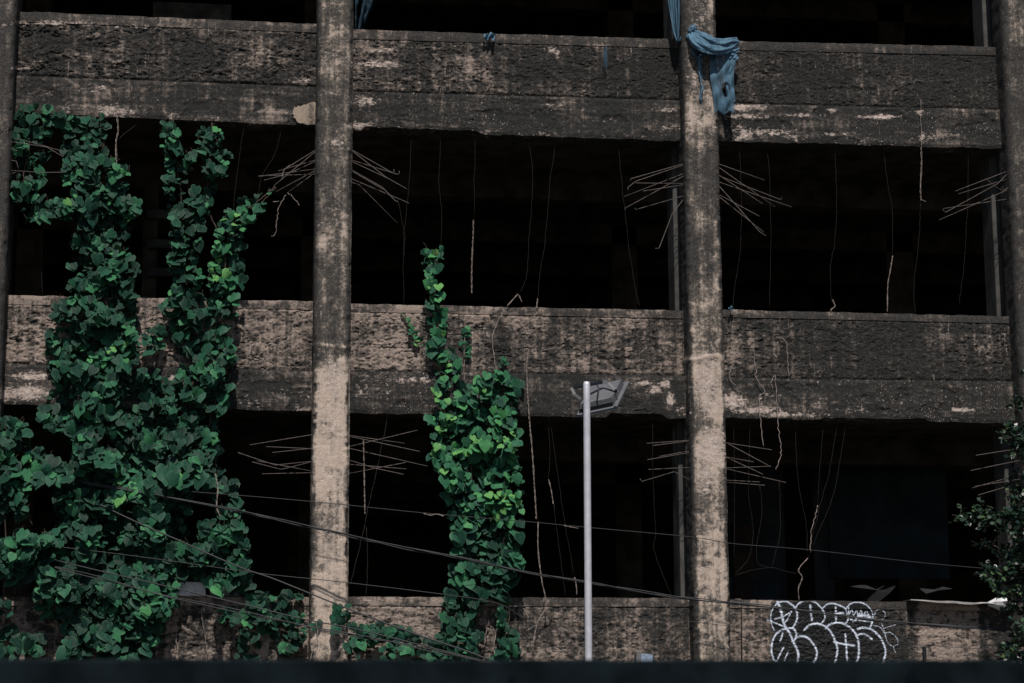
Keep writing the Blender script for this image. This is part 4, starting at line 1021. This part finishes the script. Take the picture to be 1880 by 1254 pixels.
cnt.append(make_vine('ivy clump at the left edge beside the curtain', [[(-20,765),(35,770),(60,800),(45,820),(75,830),(100,850),(140,855),(135,885),(100,890),(60,895),(45,930),(55,950),(20,960),(-20,950)],[(-20,985),(90,980),(110,1000),(100,1050),(60,1045),(30,1075),(-20,1060)],[(-10,1105),(15,1110),(18,1130),(-10,1135)],[(-10,1185),(25,1190),(30,1222),(-10,1222)],[(30,1180),(50,1170),(80,1195),(70,1210)]], -.50, .2, .170, 18, 9, stems=[[(12,770),(10,900),(8,1100)],[(30,970),(29,1010),(27,1090)],[(50,890),(48,930),(60,965)]], sparse=0.77, group=GV, dark=.04))
cnt.append(make_vine('ivy lobe bulging right beside the dark lower left opening', [[(400,930),(440,925),(435,960),(455,1000),(458,1090),(400,1092),(385,1070),(330,1058),(340,1035),(370,1010),(365,975),(395,950)]], -.34, .18, .158, 18, 10, stems=[[(400,880),(410,960),(420,1090)]], sparse=.88, group=GV, dark=.0))
cnt.append(make_vine('trailing ivy shoots on the low wall left of the first column', [[(455,1095),(500,1085),(550,1090),(555,1105),(525,1112),(562,1150),(572,1165),(540,1180),(500,1170),(460,1150),(400,1140),(400,1120),(450,1125)],[(445,1160),(480,1180),(480,1215),(430,1215)],[(520,1170),(560,1160),(550,1200),(525,1200)],[(290,1085),(325,1080),(325,1120),(280,1120)]], -.22, .14, .160, 22, 11, stems=[[(400,1125),(460,1135),(540,1165),(565,1170)]], sparse=.80, dark=.03))
cnt.append(make_vine('few ivy leaves at the foot of the first column', [[(605,1150),(620,1110),(642,1110),(648,1145),(612,1160)],[(640,1180),(665,1150),(720,1155),(725,1170),(690,1178),(650,1212)],[(690,1195),(720,1180),(765,1190),(765,1220),(700,1220)]], -.50, .12, .150, 22, 12, stems=[[(640,1115),(630,1160),(645,1180),(740,1200)]], sparse=.80))
cnt.append(make_vine('low trailing ivy across the wall between the first column and the centre vine', [[(570,1150),(600,1135),(640,1150),(720,1150),(800,1165),(800,1195),(760,1205),(700,1192),(650,1185),(600,1180)],[(452,1098),(480,1120),(560,1130),(560,1150),(470,1150)]], -.30, .12, .135, 19, 22, stems=[[(560,1160),(640,1165),(720,1170),(800,1190)]], sparse=.55, dark=.03))
cnt.append(make_vine('slender top of the centre vine standing up against the black opening', [[(780,458),(820,456),(818,490),(808,520),(812,560),(822,590),(812,630),(800,640),(845,655),(840,695),(800,695),(785,650),(792,600),(785,540),(780,500)]], -.16, .10, .150, 19, 13, stems=[[(800,458),(798,560),(806,640),(815,700)]], sparse=1.1, dark=-.25))
cnt.append(make_vine('full centre vine cascading from the middle beam to the low wall, upper half', [[(795,690),(845,690),(850,715),(870,700),(900,685),(955,690),(958,730),(945,740),(950,830),(955,900),(962,935),(955,960),(825,960),(818,900),(800,860),(788,840),(790,790),(800,750)]], -.26, .17, .158, 18, 14, stems=[[(913,700),(912,780),(916,870),(915,960)],[(850,690),(860,800),(870,960)]], sparse=.84, dark=-.20))
cnt.append(make_vine('full centre vine cascading from the middle beam to the low wall, lower half', [[(828,955),(958,955),(955,1000),(960,1030),(945,1050),(932,1090),(925,1105),(895,1100),(875,1130),(860,1150),(890,1180),(860,1222),(750,1222),(800,1180),(820,1120),(818,1090),(840,1040)],[(920,1100),(935,1140),(952,1180),(948,1222),(900,1222),(922,1170),(912,1140)]], -.26, .16, .160, 18, 15, stems=[[(880,955),(870,1080),(850,1200)],[(925,1060),(935,1120),(930,1210)]], sparse=.82, dark=.0))
cnt.append(make_vine('tiny sprigs of vine on the middle parapet left of the centre vine', [[(733,572),(745,572),(755,595),(780,622),(782,636),(765,632),(748,600)]], -.07, .03, .075, 13, 16, stems=[[(736,575),(748,595),(770,630)]], sparse=.55, dark=-.25))
cnt.append(make_vine('tiny sprigs of vine on the middle parapet right of the centre vine', [[(848,600),(862,598),(866,640),(856,665),(846,660)],[(918,655),(930,655),(930,675),(918,675)]], -.08, .03, .085, 13, 17, stems=[[(852,590),(855,620),(852,660)]], sparse=.60, dark=-.25))
cnt.append(make_vine('scattered ivy leaves on the low wall at the far left', [[(60,1115),(100,1110),(110,1135),(70,1140)],[(40,1165),(80,1170),(75,1200),(30,1195)],[(0,1150),(20,1150),(25,1175),(0,1180)]], -.25, .1, .16, 22, 18, sparse=.8, dark=.05))
cnt.append(make_vine('last wisp of ivy reaching towards the bars left of the first column', [[(472,362),(485,355),(505,340),(500,352),(485,372)]], -.2, .04, .10, 14, 19, stems=[[(452,385),(480,365),(505,342)]], sparse=.9, dark=-.05))
print('leaves per vine', cnt, sum(cnt))

# ------------------------------------------------------------------ tree at the right edge
def tree():
    rg = random.Random(21); Y = -2.2
    base = P(1945, 1400, Y)
    root_ = thing('small_leaved_tree', 'dark small leaved tree reaching in from the right edge', 'tree', (base.x, Y, .12))
    top = P(1935, 640, Y); tr = [Vector((base.x, Y, .12)), P(1950, 1300, Y), P(1940, 1100, Y-.05), P(1950, 900, Y+.05), top]
    pp = smoothpath(tr, 6); n = len(pp)
    MB().tube(pp, [.10*(1-.75*i/n) for i in range(n)], 10).build('trunk', M['bark'], root_, smooth=True)
    # leafy twigs: (start, end)
    br = [((1930,1010),(1748,945)),((1930,1000),(1790,930)),((1925,980),(1835,935)),((1930,1080),(1805,1045)),((1930,1060),(1800,990)),((1930,1110),(1820,1075)),((1930,1050),(1840,1010)),((1935,860),(1845,782)),((1935,850),(1850,800)),((1938,770),(1862,728)),((1935,920),(1850,880)),((1930,950),(1855,905)),((1930,1150),(1850,1110)),((1930,1220),(1850,1180)),((1930,1230),(1835,1205)),((1930,1180),(1860,1150)),((1935,820),(1860,840)),((1930,1030),(1870,960)),((1930,1130),(1835,1090)),((1925,900),(1870,930)),((1940,700),(1880,690)),((1930,1000),(2050,930)),((1930,900),(2050,820)),((1930,1100),(2060,1040)),((1930,800),(2030,700)),((1930,1030),(1810,1060)),((1930,1140),(1880,1090)),((1930,990),(1860,985)),((1925,1000),(1850,1030)),((1925,960),(1880,960)),((1930,1070),(1850,1060)),((1925,1130),(1870,1130)),((1925,1030),(1880,1050)),((1930,930),(1870,950)),((1930,880),(1880,860)),((1930,1190),(1890,1200)),((1925,1090),(1880,1100))]
    bm = MB(); VV, FF, TT = [], [], []; off = 0
    lv = np.array([(0,0,0),(.28,.3,.05),(.30,.62,.04),(0,1,-.05),(-.30,.62,.04),(-.28,.3,.05),(0,.5,0)]); lf = np.array([(0,1,6,5),(1,2,3,6),(5,6,3,4)])
    for (a, b) in br:
        A = P(a[0], a[1], Y+rg.uniform(-.2,.2)); B = P(b[0], b[1], Y+rg.uniform(-.6,.3)); mid = A.lerp(B, .5)+Vector((0, 0, rg.uniform(.0,.12)))
        path = smoothpath([A, mid, B], 6); k = len(path)
        bm.tube(path, [.012*(1-.8*i/k) for i in range(k)], 5)
        Lb = (B-A).length
        for s in range(int(Lb/.026)):
            t = rg.uniform(.12, 1.0)**.8; p = path[min(k-1, int(t*(k-1)))]
            d = Vector((rg.gauss(0,1), rg.gauss(0,1), rg.gauss(.2,1))).normalized()
            tw = p+d*rg.uniform(.04, .17); bm.tube([p, tw], .003, 3)
            for q in range(rg.randrange(5, 10)):
                c = p.lerp(tw, rg.uniform(.3, 1.15)); nn = Vector((rg.gauss(0,.6), rg.gauss(-.3,.6), rg.gauss(.7,.5))).normalized()
                tp = Vector((rg.gauss(0,1), rg.gauss(0,1), rg.gauss(-.3,.6))); tp = (tp-nn*tp.dot(nn)).normalized(); xa = tp.cross(nn)
                sz = rg.uniform(.045, .085)
                VV.append(lv@(np.array([list(xa), list(tp), list(nn)])*sz)+np.array(list(c))); FF.append(lf+off); off += 7
                TT.append(np.full(7, rg.random()**1.6))
    bm.build('branches', M['bark'], root_)
    me = mesh_np('crown', np.concatenate(VV), np.concatenate(FF)); attr(me, 'tint', np.concatenate(TT))
    o = link('crown', me, M['treeleaf'], root_); o['kind'] = 'stuff'
tree()
bpy.context.view_layer.update()
